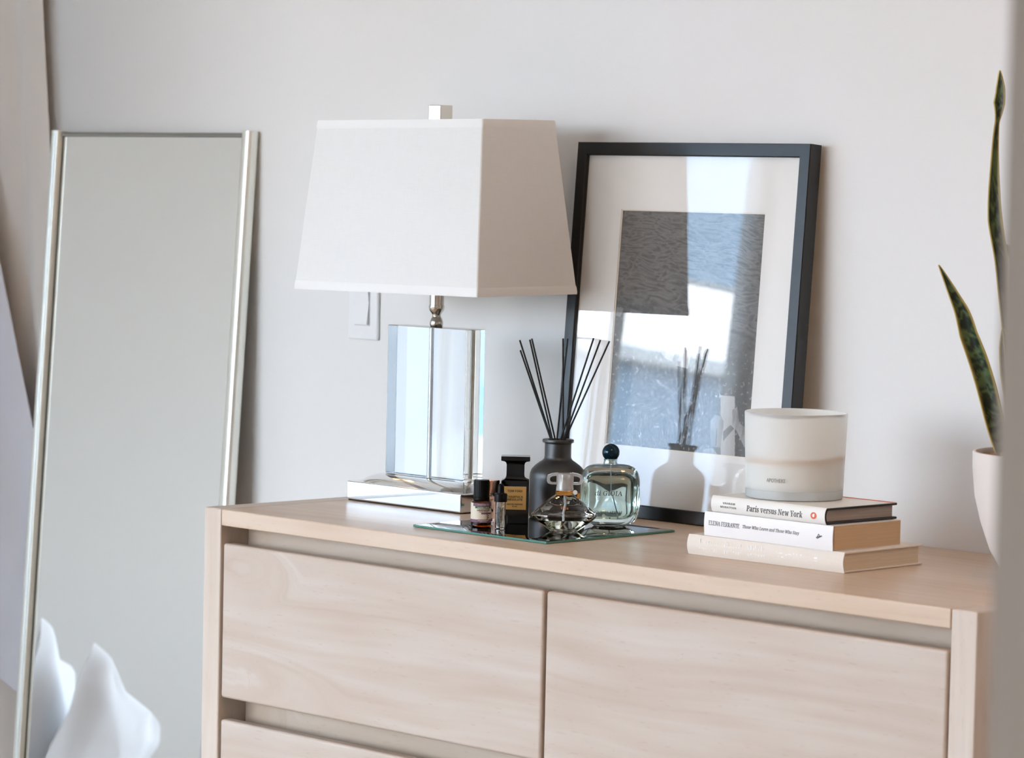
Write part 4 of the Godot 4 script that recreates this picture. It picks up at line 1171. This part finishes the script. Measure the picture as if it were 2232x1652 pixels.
func plant() -> void:
	var p := thing("snake_plant", "snake plant with tall banded leaves in pale rounded pot at right edge", "potted plant", Vector3(1.329, TOP, -0.258))
	obj("pot", lathe([Vector2(0, 0.0), Vector2(0.050, 0.0), Vector2(0.056, 0.003), Vector2(0.072, 0.022), Vector2(0.086, 0.046), Vector2(0.098, 0.080), Vector2(0.106, 0.112), Vector2(0.1095, 0.145), Vector2(0.1100, 0.1650), Vector2(0.1092, 0.1666), Vector2(0.1062, 0.1666), Vector2(0.1052, 0.1650), Vector2(0.1040, 0.145), Vector2(0.098, 0.110), Vector2(0, 0.105)], 72), M.pot_ceramic, p)
	var nz := noise(40.0, 71, 3)
	var rings := []
	for i in 10:
		var r := 0.1038 * (1.0 - i / 9.4)
		var ring := []
		for k in 60:
			var a := TAU * k / 60
			ring.append(Vector3(sin(a) * r, 0.1632 + (0.004 * nz.get_noise_2d(sin(a) * r, cos(a) * r) if i > 0 else -0.002) + 0.004 * (1.0 - r / 0.104), cos(a) * r))
		rings.append(ring)
	obj("soil", loft(rings, false, true).mesh(60.0, true), M.soil, p)
	var rng := RandomNumberGenerator.new()
	rng.seed = 5
	for i in 26:
		var a := rng.randf() * TAU
		var r := rng.randf_range(0.03, 0.098)
		var s := rng.randf_range(0.003, 0.007)
		var g := Geo.new()
		g.join(rbox(Vector3(-s, -s * 0.5, -s * 0.7), Vector3(s, s * 0.5, s * 0.7), s * 0.4), Transform3D(Basis.from_euler(Vector3(rng.randf(), rng.randf() * 6.0, rng.randf())), Vector3(sin(a) * r, 0.1675, cos(a) * r)))
		obj("bark_chip", g, M.soil, p)
	var off := Vector3(1.329, 0, -0.258)
	var pts := func(l: Array):
		var o := []
		for v in l: o.append(v - off)
		return o
	obj("leaf", leaf_mesh(pts.call([Vector3(1.2790, 0.155, -0.2080), Vector3(1.2702, 0.1918, -0.1992), Vector3(1.2652, 0.2197, -0.1942), Vector3(1.2577, 0.2587, -0.1867), Vector3(1.2485, 0.2976, -0.1775), Vector3(1.2391, 0.3308, -0.1681), Vector3(1.2287, 0.3584, -0.1577), Vector3(1.2165, 0.3930, -0.1455)]), [0.0085, 0.0100, 0.0112, 0.0116, 0.0116, 0.0110, 0.0085, 0.0055, 0.0003], [0.78, 0.78, 0.75, 0.7, 0.6, 0.42, 0.8, 1.0, 1.1], 81), M.leaf, p)
	obj("leaf", leaf_mesh(pts.call([Vector3(1.2840, 0.155, -0.2140), Vector3(1.2789, 0.2425, -0.2079), Vector3(1.2754, 0.2984, -0.2044), Vector3(1.2705, 0.3597, -0.1995), Vector3(1.2675, 0.4042, -0.1965), Vector3(1.2622, 0.4486, -0.1912), Vector3(1.2605, 0.4931, -0.1895), Vector3(1.2608, 0.5486, -0.1898), Vector3(1.2630, 0.582, -0.1920), Vector3(1.2645, 0.6042, -0.1935), Vector3(1.2640, 0.6300, -0.1930)]), [0.005, 0.0052, 0.0055, 0.0060, 0.0072, 0.0088, 0.0090, 0.0075, 0.0052, 0.0036, 0.0066, 0.0052, 0.0003], [1.5, 1.45, 1.4, 1.3, 1.2, 1.1, 1.0, 1.1, 1.3, 1.5, 0.8, 0.8, 0.8], 83), M.leaf, p)
	obj("leaf", leaf_mesh([Vector3(-0.02, 0.155, 0.02), Vector3(-0.015, 0.22, 0.01), Vector3(-0.02, 0.30, 0.015), Vector3(-0.025, 0.37, 0.018), Vector3(-0.045, 0.405, 0.045), Vector3(-0.0575, 0.4205, 0.0585)], [0.010, 0.014, 0.017, 0.016, 0.009, 0.0004], [0.7, 0.7, 0.6, 0.5, 0.6, 0.6], 85), M.leaf, p)
	obj("leaf", leaf_mesh([Vector3(-0.035, 0.155, 0.045), Vector3(-0.040, 0.21, 0.052), Vector3(-0.050, 0.262, 0.052), Vector3(-0.054, 0.295, 0.055), Vector3(-0.0555, 0.318, 0.0565)], [0.008, 0.011, 0.012, 0.008, 0.0004], [1.1, 1.0, 1.0, 1.0, 1.0], 87), M.leaf, p)
	obj("leaf", leaf_mesh([Vector3(0.02, 0.155, -0.01), Vector3(0.03, 0.24, -0.02), Vector3(0.035, 0.34, -0.03), Vector3(0.05, 0.45, -0.04)], [0.011, 0.017, 0.015, 0.0004], [0.4, 0.5, 0.7, 0.8], 89), M.leaf, p)

func daybed() -> void:
	# low floor mattress out of frame; only its cushions show, in the mirror
	var d := thing("floor_mattress", "low white floor mattress under the cushions, reflected from outside the frame", "mattress", Vector3(-2.65, 0, 0.85))
	obj("mattress", rbox(Vector3(-0.7, 0.0, -0.7), Vector3(0.66, 0.05, 0.7), 0.02, 4), M.pillow_white, d)
	var cushions := [
		[Vector3(-2.305, TOP - 0.434, 0.58), 0.902, 0.0, 0.40, 0.22, 0.28, 1.0, 0.075, "white cushion with a creased peak, left one of the two mirrored cushions"],
		[Vector3(-2.20, TOP - 0.469, 0.657), 1.234, 0.0, 0.56, 0.21, 0.19, 1.0, 0.055, "white cushion slumped to the right, right one of the two mirrored cushions"]]
	for a in cushions:
		var hw: float = a[4]
		var hh: float = a[5]
		var rs := []
		for i in 21:
			var t := -1.0 + i / 10.0
			var ring := []
			for q in 72:
				var an := TAU * q / 72
				var ex := 0.20 + 0.34 * absf(t)
				var cx := signf(cos(an)) * pow(absf(cos(an)), ex)
				var cy := signf(sin(an)) * pow(absf(sin(an)), ex)
				var pin := 1.0 - 0.16 * (1.0 - absf(cx * cy))
				var sc := pow(1.0 - absf(t) * 0.999, 0.62)
				var crease := 0.010 * sin(cx * sc * 9.0 + cy * sc * 6.0) * sin(cy * sc * 7.0 - cx * sc * 3.0) * (1.0 - absf(t) * 0.5) * sc
				ring.append(Vector3(cx * hw * pin * sc, hh + cy * hh * pin * sc, t * a[7] + crease))
			rs.append(ring)
		var o := obj("cushion", loft(rs).mesh(60.0), M.pillow_white)
		o.basis = Basis(Vector3.UP, a[1]) * Basis(Vector3.RIGHT, a[2]) * Basis(Vector3.BACK, a[3])
		o.position = a[0] - o.basis * Vector3(a[6] * hw * 0.88, 2.0 * hh * 0.93, 0)
		tag(o, a[8], "cushion", "cushions mirrored at the lower left")
